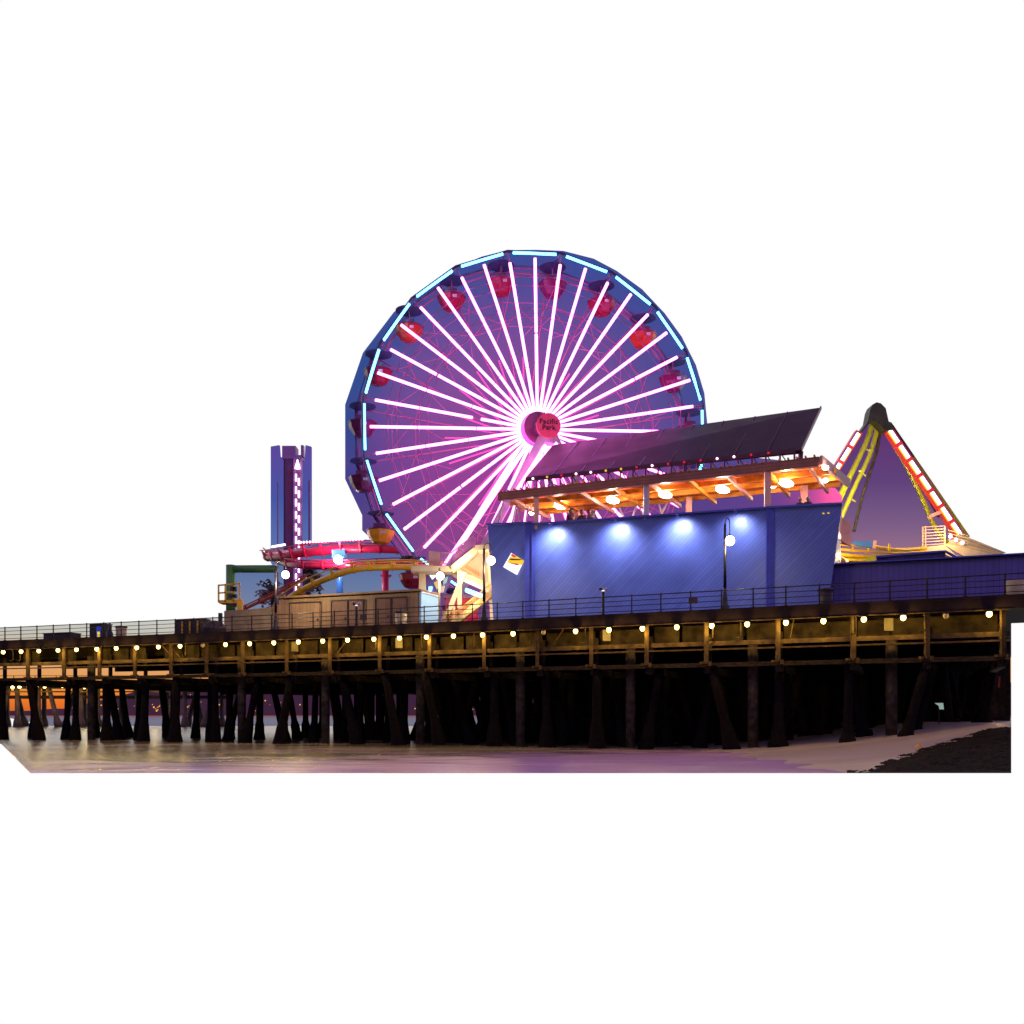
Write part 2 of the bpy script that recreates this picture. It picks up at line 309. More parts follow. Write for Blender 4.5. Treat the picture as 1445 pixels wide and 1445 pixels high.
# evening sky behind the wheel: faintly self-lit, and the neon of the wheel lights it
wy = lambda u: 71.4 + (u-U0)/F*72*.19
skypiece('sky', [(716, 353), (757, 352.5), (795, 354), (838, 365), (870, 382), (906, 408), (938, 442), (962, 475), (982, 515), (994, 555), (998, 597), (1010, 640), (1127, 652), (1165, 672), (1188, 700), (1188, 880), (560, 880), (590, 800), (556, 770), (530, 765), (511, 748), (511, 727), (487, 676), (487, 571), (512, 498), (556, 440), (571, 431), (612, 398), (646, 376), (680, 362)], 72, [(0, (.10, .06, .18)), (.35, (.035, .05, .24)), (.6, BL), (1, (.004, .07, .29))], 353, 880, alb=.14, planar=wy)
skypiece('sky', [(382, 630), (394, 628), (395, 644), (399, 646), (430, 645), (431, 628), (439, 630), (439, 775), (382, 775)], 97, [(0, (.09, .17, .42)), (.5, (.045, .09, .36)), (1, (.09, .06, .32))], 628, 775, alb=.1)
skypiece('sky', [(328, 800), (384, 797), (374, 780), (384, 772), (439, 768), (505, 761), (600, 765), (615, 800), (622, 885), (328, 885)], 112, [(0, (.22, .24, .34)), (.5, (.13, .19, .36)), (1, (.06, .11, .36))], 760, 885)
skypiece('sky', [(1237, 585), (1250, 598), (1300, 668), (1358, 755), (1375, 790), (1170, 800), (1172, 722), (1148, 722), (1149, 713), (1180, 664), (1217, 603)], 84, [(0, (.34, .17, .26)), (.25, (.20, .11, .24)), (.55, (.12, .055, .20)), (1, (.11, .03, .15))], 590, 790)
# hills across the bay
def hills():
    prof = [(-60, 1003), (40, 1003), (75, 1000), (100, 1000), (112, 998), (125, 992), (140, 989), (155, 984), (175, 980), (200, 974), (240, 968), (320, 960), (500, 962), (800, 960), (1100, 965), (1427, 963)]
    pts = [P(-60, 1010, 1400)]+[P(u, v, 1400) for u, v in prof]+[P(1427, 1010, 1400)]
    o = MB().prism(pts, (0, 30, 0)).build('hills', 'hill'); tag(o, kind='structure')
    mb = MB(); random.seed(5)
    for _ in range(90):
        u = random.choice([random.uniform(205, 260), random.uniform(150, 1400), random.uniform(140, 420)]); v = random.uniform(984, 1004) if random.random() < .8 else random.uniform(972, 1000)
        if u < 200 and v < 992: continue
        mb.ball(P(u, v, 1396), random.uniform(.3, 1.0), 6, 4)
    for u, v in ((217, 998), (237, 1000), (239, 998), (241, 1001), (246, 999), (221, 1003), (158, 1001), (113, 1004)): mb.ball(P(u, v, 1396), 1.2, 6, 4)
    o = mb.build('town_lights', 'cityl'); tag(o, 'scatter of tiny orange town lights on the dark hills across the water', 'lights', kind='stuff')
hills()
# ------------------------------------------------------------------ PIER
ZD, ZF = 7.04, 6.55                                    # deck top, underside of the edge beam
xs = [-46+i*1.0 for i in range(74)]                    # along the edge, x = -46 .. 27
pier = thing('pier', fp(0, 0, 0), 'long dark timber pier on rows of piles above the surf', 'pier')
def along(name, m, d0, d1, z0, z1, x0=-46, x1=27, parent=pier, step=1.0, clip=False):
    n = max(2, int((x1-x0)/step)); mb = MB(); o = 0; vs = []; fs = []
    for i in range(n+1):
        x = x0+(x1-x0)*i/n; vs += [fp(x, d0, z0), fp(x, d1, z0), fp(x, d1, z1), fp(x, d0, z1)]
        if i:
            a = (i-1)*4; b = i*4; fs += [(a+j, a+(j+1) % 4, b+(j+1) % 4, b+j) for j in range(4)]
    fs += [(0, 1, 2, 3), (n*4+3, n*4+2, n*4+1, n*4)]
    return mb.add(vs, fs).build(name, m, parent)
XC = 22.2                                              # understructure stops here
along('deck', 'deck', .12, 42, ZF+.14, ZD-.02, x1=22)
_q = [fp(22, .5, ZF+.15), at(1427, .5, ZF+.15), at(1427, 42, ZF+.15), fp(22, 42, ZF+.15)]
MB().prism(_q, (0, 0, .3)).build('deck', 'deck', pier)
along('deck', 'deck', .32, 9, ZF+.12, ZD-.03, x0=22, x1=27)
MB().prism([fp(5, 21, 0), at(1426, 21, 0), at(1426, 21.4, 0), fp(5, 21.4, 0)], (0, 0, 6.6)).build('dark_backing', 'timber', pier)  # dark wall added to close the bright gaps between the piles
MB().prism([fp(-33, 18, 3.6), fp(10, 18, 3.6), fp(10, 18.3, 3.6), fp(-33, 18.3, 3.6)], (0, 0, 3.0)).build('dark_backing', 'timber', pier)  # hanging skirt added to keep the sky from showing under the deck
along('edge_beam', 'deck', 0, .30, ZF, ZD)
along('kerb', 'deck', -.03, .22, ZD+.002, ZD+.13)
along('conduit', 'beam', -.05, .02, ZF-.06, ZF-.01, x1=XC)
along('ledger', 'beam', .28, .50, 5.34, 5.56, x1=XC)
along('ledger', 'beam', .10, .20, 5.10, 5.18, x1=XC)
along('ledger', 'timber', .80, 1.0, 4.28, 4.50, x1=XC)
along('pipe', 'timber', .30, .40, 4.36, 4.44, x1=XC)
for d in (2.6, 5.2, 9, 14, 20, 27, 34): along('joist', 'timber', d, d+.3, 5.95, ZF+.13, x1=XC-.1)
bent_u = [-8, 41, 92, 142, 192, 243, 293, 344, 406, 467, 537, 607, 684, 759, 835, 913, 997, 1098, 1204, 1308, 1415]
def xof(u): 
    p = at(u, .25, 0); return p.x-NX*.25
def groundz(x, y): return max(-.3, beach(x)-.1) if x > -2 else -.3
def inside(p): return p.x < .5419*p.y-1.0
random.seed(11)
def pile_mb(mb, x, d, lean=(0, 0), r=.23, top=4.3):
    b = fp(x, d, 0); t = b+Vector((lean[0]*NY, -lean[0]*NX, 0))+Vector((NX, NY, 0))*lean[1]
    g = groundz(b.x, b.y); pts = []; rs = []
    for z, q in ((g, 1.95), (g+.25, 1.9), (.55, 1.6), (1.0, 1.42), (1.35, 1.12), (1.7, 1.02), (3, 1), (top, .95)):
        if z < g: continue
        k = z/top; pts.append(b.lerp(t, max(0, k))+Vector((0, 0, 0))); pts[-1].z = z; rs.append(r*q*(1+random.uniform(-.07, .09)))
    return mb.path(pts, rs, 10)
rest = MB(); cnt = 0
for bi, u in enumerate(bent_u):
    x = xof(u)
    post = MB().beam(fp(x, .16, ZF), fp(x, .16, 4.40), .20, .2); post.build('post', 'beam', pier)
    MB().box(fp(x-.2, .14, 4.46), (.16, .25, .12)).build('bracket', 'beam', pier); MB().box(fp(x+.16, .14, 4.42), (.14, .25, .22)).build('bracket', 'beam', pier)
    cb = MB().beam(fp(x, .5, 4.14), fp(x, 41, 4.14), .34, .36); cb.build('cap_beam', 'timber', pier)
    MB().beam(fp(x, 1.1, 4.30), fp(x, 1.1, 6.0), .2, .2).build('stub_post', 'timber', pier)
    for r in range(14):
        d = .9+r*2.75+random.uniform(-.5, .5); dx = random.uniform(-.35, .35)
        if not inside(fp(x+dx, d, 0)) or (x < -15 and (r > 6 or r in (2, 4))) or (x < -24 and r > 3): continue
        batter = random.random() < (.45 if r < 5 else .3)
        lean = (random.choice((-1, 1))*random.uniform(.7, 1.3) if batter else random.uniform(-.08, .08), random.uniform(-.2, .2))
        if r < 4 and cnt < 99:
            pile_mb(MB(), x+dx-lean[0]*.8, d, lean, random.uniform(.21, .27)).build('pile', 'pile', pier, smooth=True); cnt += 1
        else: pile_mb(rest, x+dx-lean[0]*.8, d, lean, random.uniform(.22, .30))
        if r > 2 and x > -13 and inside(fp(x+1.5, d, 0)):
            pile_mb(rest, x+1.55+random.uniform(-.4, .4), d+random.uniform(-1, 1), (random.uniform(-.9, .9), 0), random.uniform(.22, .32))
            if x > -8:
                pile_mb(rest, x+.8+random.uniform(-.5, .5), d+random.uniform(-1, 1), (random.uniform(-.9, .9), 0), random.uniform(.25, .36))
for x in (23.2, 25.4, 28.4, 31.4, 34.4):
    for r in range(1, 9):
        d = .9+r*2.6+random.uniform(-.5, .5)
        if inside(fp(x, d, 0)): pile_mb(rest, x, d, (random.uniform(-.5, .3), 0), random.uniform(.24, .34))
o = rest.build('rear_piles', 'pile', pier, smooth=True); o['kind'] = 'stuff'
# cross bracing deep under the deck
for i in range(len(bent_u)-1):
    x0, x1 = xof(bent_u[i]), xof(bent_u[i+1])
    if x0 < -14: continue
    for d in (9.5, 20): MB().beam(fp(x0, d, 4.0), fp(x1, d, 1.1), .08, .32).build('brace', 'pile', pier)
for u in (105, 320, 440, 576, 720, 879, 1056, 1257):
    x = xof(u); g = groundz(x, 50); MB().tube(fp(x, 1.7, g), fp(x, 1.7, 6.0), .27, n=16).build('concrete_sleeve', 'conc', pier, smooth=True)
# board panels between the ledgers, set back under the deck edge
for i in range(len(bent_u)-1):
    x0, x1 = xof(bent_u[i]), xof(bent_u[i+1])
    if x1 > XC: x1 = XC
    if i < 3 or i == 4: x0 = x0+(x1-x0)*.45
    n = random.choice((1, 2, 2))
    for k in range(n):
        a = x0+.14+(x1-x0-.1)*k/n; b = x0-.02+(x1-x0-.1)*(k+1)/n
        hh = random.uniform(.0, .12); p0, p1 = fp(a, 1.25, 0), fp(b, 1.25, 0); mid = (p0+p1)/2; dx = (p1-p0).normalized()
        MB().box((mid.x, mid.y, (5.62+6.5-hh)/2), ((p1-p0).length, .06, .88-hh), (dx, Vector((-dx.y, dx.x, 0)), Vector((0, 0, 1)))).build('board_panel', 'panelw', pier)
# drain pipes
for u in (22, 32, 265, 533, 597, 671, 752, 828, 1007, 1046, 1208, 1306):
    x = xof(u); MB().path([fp(x, .05, 6.5), fp(x, .05, 5.72), fp(x-.12, .0, 5.66), fp(x-.2, -.02, 5.68)], .035, 6).build('drain_pipe', 'panelw', pier)
for u, du, v0 in ((228, 16, 912), (240, 14, 912), (492, -16, 905), (795, -16, 893), (1120, -5, 882)):
    a = at(u, .3, 6.5); b = at(u+du, .3, 5.6); MB().tube(a, b, .03, n=6).build('strut', 'beam', pier)
for u in (416, 563, 856, 1254):
    a = at(u, .55, 6.45); MB().box((a.x, a.y, 6.1), (.42, .06, .6)).build('pale_board', 'paleb', pier)
# ------------------------------------------------------------------ deck-edge lamps
lamp_u = [5.8, 31, 56, 83, 109, 137.6, 165, 194, 224.5, 255, 319, 353, 387, 421.7, 456, 491, 528, 564, 602, 640, 681, 724, 812, 859, 906, 954.4, 1003.6, 1053.5, 1108, 1160.8, 1217.6, 1273, 1394]
def ordn(n):
    w = ['first','second','third','fourth','fifth','sixth','seventh','eighth','ninth','tenth','eleventh','twelfth','thirteenth','fourteenth','fifteenth','sixteenth','seventeenth','eighteenth','nineteenth','twentieth']
    return w[n] if n < 20 else ('twenty-' + w[n-20] if n < 29 else ('thirtieth' if n == 29 else 'thirty-'+w[n-30]))
def mk_edge(loc, lit, label):
    t = thing('pier_lamp', loc, label, 'lamp', 'lamps under the pier edge')
    L = Vector(loc)
    MB().path([L+Vector((0, .25, .05)), L+Vector((0, -.02, .05)), L+Vector((0, -.12, .0))], .022, 6).build('bracket', 'beam', t)
    MB().lathe([(.15, -.02), (.13, .02), (.05, .06), (.03, .1)], L+Vector((0, -.12, .0)), 12).build('lamp_shade', 'iron', t)
    MB().ball(L+Vector((0, -.12, -.12)), .125, 12, 8, 1.15).build('bulb', 'yel' if lit else 'beige', t, smooth=True)
    return t
e0 = None
for i, u in enumerate(lamp_u):
    p = at(u, -.08, 6.44); lb = 'lit yellow lamp under the pier deck edge, %s from the left' % ordn(i)
    if e0 is None: e0 = mk_edge(p, True, lb); t = e0
    else: t = copy_tree(e0, p, lb)
    lamp('glow', p+Vector((-.04, -.24, -.34)), 44, (1, .64, .12), .10, parent=t)
e1 = None
for u, lb in ((287, 'unlit glass lamp under the deck edge left of the tan hut'), (767, 'unlit glass lamp under the deck edge below the left end of the blue wall'), (1333, 'unlit glass lamp under the deck edge near the right end')):
    p = at(u, -.08, 6.44)
    if e1 is None: e1 = mk_edge(p, False, lb)
    else: copy_tree(e1, p, lb)
# ------------------------------------------------------------------ railing
rl = thing('railing', fp(0, .1, ZD), 'black iron railing with four rails running along the whole pier edge', 'railing')
for z, r in ((8.10, .032), (7.84, .022), (7.58, .022), (7.30, .022)):
    MB().path([fp(x, .1, z) for x in xs], r, 6).build('rail', 'iron', rl, smooth=True)
x = -45.2; k = 0
while x < 26.5:
    MB().box(fp(x, .1, (ZD+.13+8.1)/2), (.06, .06, 8.1-ZD-.13)).lathe([(.05, 0), (.04, .03), (.012, .06)], fp(x, .1, 8.12), 8).box(fp(x, .1, ZD+.15), (.16, .14, .03)).build('post', 'iron', rl); x += 1.43
for u, lb in ((513, 'notice_board'), (978, 'notice_board')):
    p = at(u, .05, 7.68); MB().box(p, (.46, .03, .34), (Vector((.92, -.39, 0)), Vector((.39, .92, 0)), Vector((0, 0, 1)))).build(lb, 'dark', rl)
# ------------------------------------------------------------------ street lamps on the promenade
def street_lamp(u, v_top, bu, bv, label, e, kind=0, d=.75, hook=True, col=(1, .80, .45)):
    b = at(u, d, ZD); top = at(u, d, v=v_top); s = P(bu, bv, b.y-.05); t = thing('street_lamp', b, label, 'street lamp', 'street lamps along the pier rail')
    if kind == 0: MB().lathe([(.30, 0), (.30, .10), (.22, .16), (.24, .3), (.15, .42), (.13, .75), (.09, .9), (.10, 1.0), (.065, 1.1), (.055, 1.4)], b, 14).build('base', 'iron', t, smooth=True)
    else: MB().lathe([(.12, 0), (.12, .05), (.06, .08)], b, 12).build('base', 'cream', t)
    zt = top.z-(.25 if hook else 0); MB().lathe([(.085, 1.3), (.075, 2.2), (.065, zt-b.z)] if not kind else [(.06, .05), (.05, zt-b.z)], b, 10).build('pole', 'iron' if not kind else 'cream', t, smooth=True)
    if hook:
        c = Vector((b.x, b.y, zt)); w_ = s.x-b.x
        pts = [c+Vector((w_/2-w_/2*math.cos(a), 0, .32*math.sin(a))) for a in [math.pi*i/8 for i in range(9)]]+[Vector((s.x, b.y, s.z+.28))]
        MB().path(pts, .028, 7).build('arm', 'iron', t, smooth=True)
    MB().lathe([(.24, 0), (.2, .06), (.1, .12), (.05, .24)], s+Vector((0, .05, .10)), 14).build('lamp_shade', 'iron', t)
    MB().ball(s, .24, 16, 10, 1.05).build('globe', 'white', t, smooth=True)
    lamp('glow', s+Vector((0, -.35, -.15)), e, col, .2, parent=t); return t
street_lamp(1023, 733, 1030, 763, 'lit globe lamp on a hooked black post before the blue wall', 260)
street_lamp(389, 793, 403, 811, 'lit globe lamp on a black post beside the tall purple tower', 800)
street_lamp(683, 768, 693, 791, 'lit globe lamp on a black post in front of the white stairs', 330)
street_lamp(620, 801, 621, 813, 'bare lit lamp on a slim cream pole between hut and stairs', 150, kind=1, hook=False, d=2.2)
# ------------------------------------------------------------------ twin-head floodlight posts, bins, boxes on deck
def twin(u, vt, label):
    b = at(u, .45, ZD); t = thing('spotlight_post', b, label, 'spotlight', 'short posts with twin heads at the rail'); z = at(u, .45, v=vt).z
    MB().lathe([(.14, 0), (.14, .05), (.075, .08), (.075, z-ZD-.1)], b, 12).build('pole', 'iron', t)
    for sgn in (-1, 1): MB().path([Vector((b.x, b.y, z-.05)), Vector((b.x+sgn*.22, b.y-.05, z+.02))], [.05, .085], 10).build('spot_head', 'steelw' if sgn > 0 else 'iron', t)
    MB().ball(Vector((b.x, b.y, z-.12)), .08, 10, 6).build('bulb', 'signw', t)
twin(503, 852, 'black post with twin spotlight heads before the brown doors'); twin(851, 831, 'black post with twin spotlight heads before the blue wall')
def bin_(u, w_, vt, m, label, lid=True, d=1.4):
    b = at(u, d, ZD); z = at(u, d, v=vt).z-ZD; r = w_*b.y/F/2; t = thing('trash_bin', b, label, 'trash bin')
    MB().lathe([(r*.86, 0), (r*.9, .06), (r, z*.86)], b, 18).build('body', m, t, smooth=True)
    if lid: MB().lathe([(r*1.12, z*.87), (r*1.16, z*.93), (r*1.0, z*.97), (r*.5, z)], b, 18).build('lid', 'dark', t)
bin_(1165, 20, 830, 'dark', 'dark round bin with a flared lid at the right of the blue wall')
bin_(1432, 26, 815, 'beige', 'large beige bin behind the rail at the far right', lid=False)
bin_(566, 17, 862, 'beige', 'beige bin with dark lid by the brown hut corner')
bin_(171, 15, 883, 'beige', 'tan bin behind the rail at the left end')
def spire():
    b = at(155, .6, ZD); t = thing('finial_post', b, 'short black bell-shaped iron post on the left deck', 'post')
    MB().lathe([(.34, 0), (.30, .12), (.22, .2), (.2, .45), (.11, .6), (.10, .8)], b, 14).build('base', 'iron', t, smooth=True)
    MB().lathe([(.09, .8), (.06, 1.0), (.06, 1.12), (.02, 1.15)], b, 10).build('tip', 'iron', t)
spire()
AX = (Vector((.92, -.39, 0)), Vector((.39, .92, 0)), Vector((0, 0, 1)))
def dbox(name, u0, u1, vt, m, label, cat, d=1.6, dep=1.0, extra=None):
    a = at(u0, d, ZD); b = at(u1, d, ZD); z = at((u0+u1)/2, d, v=vt).z; t = thing(name, (a+b)/2, label, cat)
    ax = (b-a).normalized(); ay = Vector((-ax.y, ax.x, 0)); c = (a+b)/2+ay*dep/2; c.z = (ZD+z)/2
    MB().box(c, ((b-a).length, dep, z-ZD), (ax, ay, Vector((0, 0, 1)))).build('body', m, t, bevel=.02)
    MB().box(c+Vector((0, 0, (z-ZD)/2+.02)), ((b-a).length+.08, dep+.08, .05), (ax, ay, Vector((0, 0, 1)))).build('lid', m, t)
    return t, a, b, ax, ay, z
dbox('storage_box', 61, 99, 894, 'dark', 'long low dark box behind the rail at the left', 'box')
t, a, b, ax, ay, z = dbox('kiosk', 126, 143, 880.5, 'dark', 'narrow dark kiosk with a blue door at the left', 'kiosk')
p = at(139, 1.55, 7.55); kd = MB().box(p, (.36, .04, 1.05), (ax, ay, Vector((0, 0, 1)))).build('door', mat('blue_door', (.03, .10, .6), .4, emit=(.02, .1, .9), es=.25), t)
p = at(139, 1.5, 7.5); MB().box(p, (.2, .03, .4), (ax, ay, Vector((0, 0, 1)))).build('window', 'signy', kd)
t, a, b, ax, ay, z = dbox('planter_box', 247, 283, 874, 'dark', 'dark slatted crate stack lit yellow at its top, left of the hut', 'crate')
for q in (0.0, .5, 1.0):
    MB().box(a.lerp(b, .3+q*.6)+Vector((0, -.08, .55)), (.1, .08, 1.1)).build('slat', 'yellift', t)
def seat():
    b = at(302, 1.3, ZD); t = thing('covered_cart', b, 'dark covered cart with a domed top beside the tan hut', 'cart')
    MB().lathe([(.75, .15), (.78, .5), (.6, .85), (.35, 1.0), (.05, 1.05)], b, 16, .04).build('cover', 'dark', t)
    for s_ in (-.4, .4): MB().tube(b+Vector((s_, -.5, .15)), b+Vector((s_, -.42, .15)), .15, n=14).build('wheel', 'iron', t)
    MB().box(at(311, 1.2, ZD+.75), (.22, .22, 1.5)).build('post', 'dark', t)
seat()
# ------------------------------------------------------------------ tan and brown huts
def block(name, m, t, u0, u1, v0, v1, d, dep, z0=ZD):
    a = at(u0, d, z0); b = at(u1, d, z0); za = at(u0, d, v=v0).z; zb = at(u1, d, v=v1).z; ay = Vector((NX, NY, 0))*dep
    A = a.copy(); B = b.copy(); A.z = za; B.z = zb
    return MB().hexa([a, b, b+ay, a+ay, A, B, B+ay, A+ay]).build(name, m, t, bevel=.02)
hut = thing('tan_hut', at(350, 4, ZD), 'low tan plywood hut at the foot of the green pipe', 'hut')
block('wall', 'woodl', hut, 316, 349, 862, 860, 4, 3); block('wall', 'woodl', hut, 349.5, 383, 860, 857, 4, 3); block('post', 'wood', hut, 384, 393, 853, 852, 3.9, 3)
bh = thing('brown_hut', at(490, 4, ZD), 'long brown boarded hut with panelled doors under the yellow track', 'hut')
block('wall', 'wood', bh, 393, 591, 846.5, 835.5, 3.8, 2.1)
for a, b, va, vb in ((391, 594, 844.5, 833.5),):
    A = at(a, 3.6, v=va); B = at(b, 3.6, v=vb); ay = Vector((NX, NY, 0))*2.4; up = Vector((0, 0, .12)); MB().hexa([A, B, B+ay, A+ay, A+up, B+up, B+ay+up, A+ay+up]).build('roof', 'wood', bh)
def panel(t, name, m, u0, u1, v0, v1, vb, d):
    a = at(u0, d, v=v0); b = at(u1, d, v=v1); c = at(u1, d, v=vb-(v0-v1)*.0); e = at(u0, d, v=vb); return MB().prism([e, c, b, a], Vector((NX, NY, 0))*.06).build(name, m, t)
for u0, u1, v0, v1, m in ((409, 451, 852, 850, 'wood'), (468, 490, 848.5, 847.5, 'woodr'), (491, 512, 847.5, 847, 'woodr'), (530, 551, 845, 844, 'woodr'), (552, 574, 844, 843, 'woodr')):
    fr = panel(bh, 'door', m, u0, u1, v0, v1, 890, 3.70)
    a = at(u0-1, 3.66, v=v0-1); b = at(u1+1, 3.66, v=v1-1); MB().beam(a, b, .06, .07).build('frame', 'dark', fr); MB().box(at(u1-3, 3.64, 8.1), (.06, .06, .14)).build('handle', 'iron', fr)
    for uu, vv in ((u0-.6, v0), (u1+.6, v1)): MB().beam(at(uu, 3.66, v=vv), at(uu, 3.66, v=890), .05, .05).build('frame', 'dark', fr)
pb = thing('pale_blue_hut', at(604, 3.8, ZD), 'pale blue lit end wall beside the brown hut', 'hut')
block('wall', 'ltblue', pb, 591.6, 594.5, 836, 836.1, 3.7, 2.3); A = at(594.6, 3.65, v=835.5); B = A+Vector((NX, NY, 0))*2.4; MB().beam(A, B, .1, .08).build('trim', 'steelw', pb)
lamp('hut_fill', at(632, 4.2, 9.6), 110, (.75, .9, 1), .2, parent=pb)  # unseen light added off to the right to brighten the pale wall
# ------------------------------------------------------------------ blue building
bb = thing('blue_building', at(900, 6, ZD), 'large blue restaurant building with diagonal siding and open roof terrace', 'building')
DW = 6.0
def wtop(u): return at(u, DW, v=741+(u-690)*-.0 if False else None or (741.5 - (u-690)*.060))
def wallseg(name, m, u0b, u1b, u0t, u1t, v0, v1, d=DW, th=.25):
    a = at(u0b, d, ZD); b = at(u1b, d, ZD); A = at(u0t, d, v=v0); B = at(u1t, d, v=v1); ay = Vector((NX, NY, 0))*th
    return MB().hexa([a, b, b+ay, a+ay, A, B, B+ay, A+ay]).build(name, m, bb)
wallseg('wall', 'bluew', 697, 752, 688.5, 752, 741, 738); wallseg('wall', 'bluew', 752, 1083, 752, 1083, 740.5, 717.5, DW-.02); wallseg('wall', 'bluew', 1083, 1166, 1083, 1188.5, 717, 711.5, DW)
# coping, corner posts
for (u0, v0, u1, v1) in ((688, 740.5, 752, 737.5), (752, 740, 1083, 717), (1083, 716.5, 1189, 711)):
    MB().beam(at(u0, DW-.02, v=v0), at(u1, DW-.02, v=v1), .42, .10).build('coping', 'blueplain', bb)
for u, v in ((752, 740), (1083, 717)): MB().beam(at(u, DW-.1, ZD), at(u, DW-.1, v=v), .16, .14).build('corner_trim', 'blueplain', bb)
MB().beam(at(746, DW-.06, ZD), at(746, DW-.06, v=739), .45, .1).build('corner_trim', 'blueplain', bb)
MB().beam(at(1089, DW-.06, ZD), at(1089, DW-.06, v=717), .28, .1).build('corner_trim', 'blueplain', bb)
# terrace floor, side and rear walls
fl = [at(697, DW+.3, 12.35), at(1168, DW+.3, 12.35)]; ay = Vector((NX, NY, 0))*9
MB().prism([fl[0], fl[1], fl[1]+ay, fl[0]+ay], (0, 0, -.2)).build('terrace_floor', 'dark', bb)
for p in (fl[1], fl[0]): q = p+ay*.8; MB().hexa([Vector((p.x, p.y, ZD)), Vector((p.x+.2, p.y, ZD)), Vector((q.x+.2, q.y, ZD)), Vector((q.x, q.y, ZD)), Vector((p.x, p.y, 12.9)), Vector((p.x+.2, p.y, 12.9)), Vector((q.x+.2, q.y, 12.9)), Vector((q.x, q.y, 12.9))]).build('wall', 'blueplain', bb)
# canopy: front beam, ribbed orange ceiling, rafters
A0, B0 = at(704, DW, 15.62), at(1156, DW, 15.62)
MB().beam(A0, B0, .3, .52).build('front_beam', 'brownst', bb)
cd = Vector((NX, NY, 0))
ce = [A0+cd*.2+Vector((0, 0, .22)), B0+cd*.2+Vector((0, 0, .22)), B0+cd*5.0+Vector((1.2, 0, .05)), A0+cd*5.2+Vector((0, 0, .05))]
MB().prism(ce, (0, 0, .10)).build('canopy_ceiling', 'orangec', bb)
n = 42
for i in range(n):     # ribs of the roof sheet over the beam
    p = A0.lerp(B0, (i+.5)/n)+Vector((0, 0, .30)); MB().tube(p-cd*.3, p+cd*.4, .06, n=6).build('roof_rib', 'orangeb', bb)
for i in range(9):
    p = A0.lerp(B0, (i+.35)/8.6); MB().beam(p+cd*.1+Vector((0, 0, -.12)), p+cd*5.4+Vector((.6, 0, -.38)), .16, .22).build('rafter', 'orangeb' if i % 2 else 'salmon', bb)
for d in (1.8, 3.4, 5.1): MB().beam(A0+cd*d+Vector((0, 0, -.05)), B0+cd*d+Vector((.8, 0, -.05)), .14, .3).build('purlin', 'orangeb', bb)
MB().beam(B0+Vector((.1, 0, .1)), B0+cd*4.6+Vector((1.3, 0, -.1)), .16, .5).build('end_beam', 'salmon', bb)
for u, m, w_ in ((757, 'salmon', .30), (912, 'steelw', .32), (1083, 'salmon', .34)):
    b_ = at(u, DW+.05, 13.4); MB().beam(Vector((b_.x, b_.y, 13.35)), Vector((b_.x, b_.y, 15.4)), w_, .22).build('column', m, bb)
for u in (820, 972, 1135): b_ = at(u, DW+4.6, 12.4); MB().beam(b_, Vector((b_.x, b_.y, 15.5)), .34, .3).build('column', 'salmon', bb)
# white window mullion bars of the terrace at left
for u0, u1 in ((712, 702), (731, 722), (747, 741), (727, 735)):
    MB().beam(at(u0, DW+2, v=700), at(u1, DW+2, v=744), .09, .09).build('glazing_bar', 'steelw', bb)
MB().beam(at(705, DW+2, v=704), at(756, DW+2, v=724), .09, .09).build('glazing_bar', 'steelw', bb)
random.seed(4)
for u0 in (776, 800, 846, 866, 893, 903, 925, 948):
    u1 = u0+random.choice((-1, 1))*random.uniform(10, 24); MB().beam(at(u0, DW+5.5, v=698), at(u1, DW+5.5, v=738), .10, .10).build('glazing_bar', 'steelw', bb)
# truss under the tilted roof
T0, T1 = at(742, DW+.9, v=677), at(1121, DW+.9, v=636)
MB().beam(T0, T1, .14, .22).build('truss_chord', 'maroon', bb)
for i in range(22):
    p = T0.lerp(T1, i/21); q = T0.lerp(T1, min(1, (i+.55)/21)); z0 = 15.95
    MB().beam(Vector((p.x, p.y, z0)), p, .09, .09).build('truss_web', 'maroon', bb)
    if i < 21: MB().beam(Vector((q.x, q.y, z0)), p, .06, .06).build('truss_web', 'maroon', bb)
random.seed(9)
for i in range(16):
    p = T0.lerp(T1, (i+.5)/17); q = MB().ball(p+Vector((0, -.12, .0)), .07, 8, 5).build('string_light', random.choice(['dots', 'dots', 'signy', 'ledr']), bb)
# big tilted dark roof
R = [at(742, DW+1.0, v=673.5), at(1130, DW+1.0, v=635), at(1158, DW+6.5, v=575), at(780, DW+6.5, v=628)]
nrm = (R[1]-R[0]).cross(R[3]-R[0]).normalized(); nrm = nrm if nrm.y > 0 else -nrm
MB().prism(R, nrm*.22).build('tilted_roof', 'roof', bb)
MB().beam(R[1]+Vector((.03, 0, 0)), R[2]+Vector((.03, 0, 0)), .06, .2).build('roof_edge', 'maroon', bb)
MB().beam(R[1]+Vector((.1, .3, 0)), at(1129, DW+1.3, v=656), .22, .2).build('roof_post', 'maroon', bb)
for k in range(1, 9):  # standing seams
    a = R[0].lerp(R[1], k/9); b = R[3].lerp(R[2], k/9); MB().beam(a-nrm*.02, b-nrm*.02, .05, .05).build('seam', 'maroon' if k > 4 else 'steeld', bb)
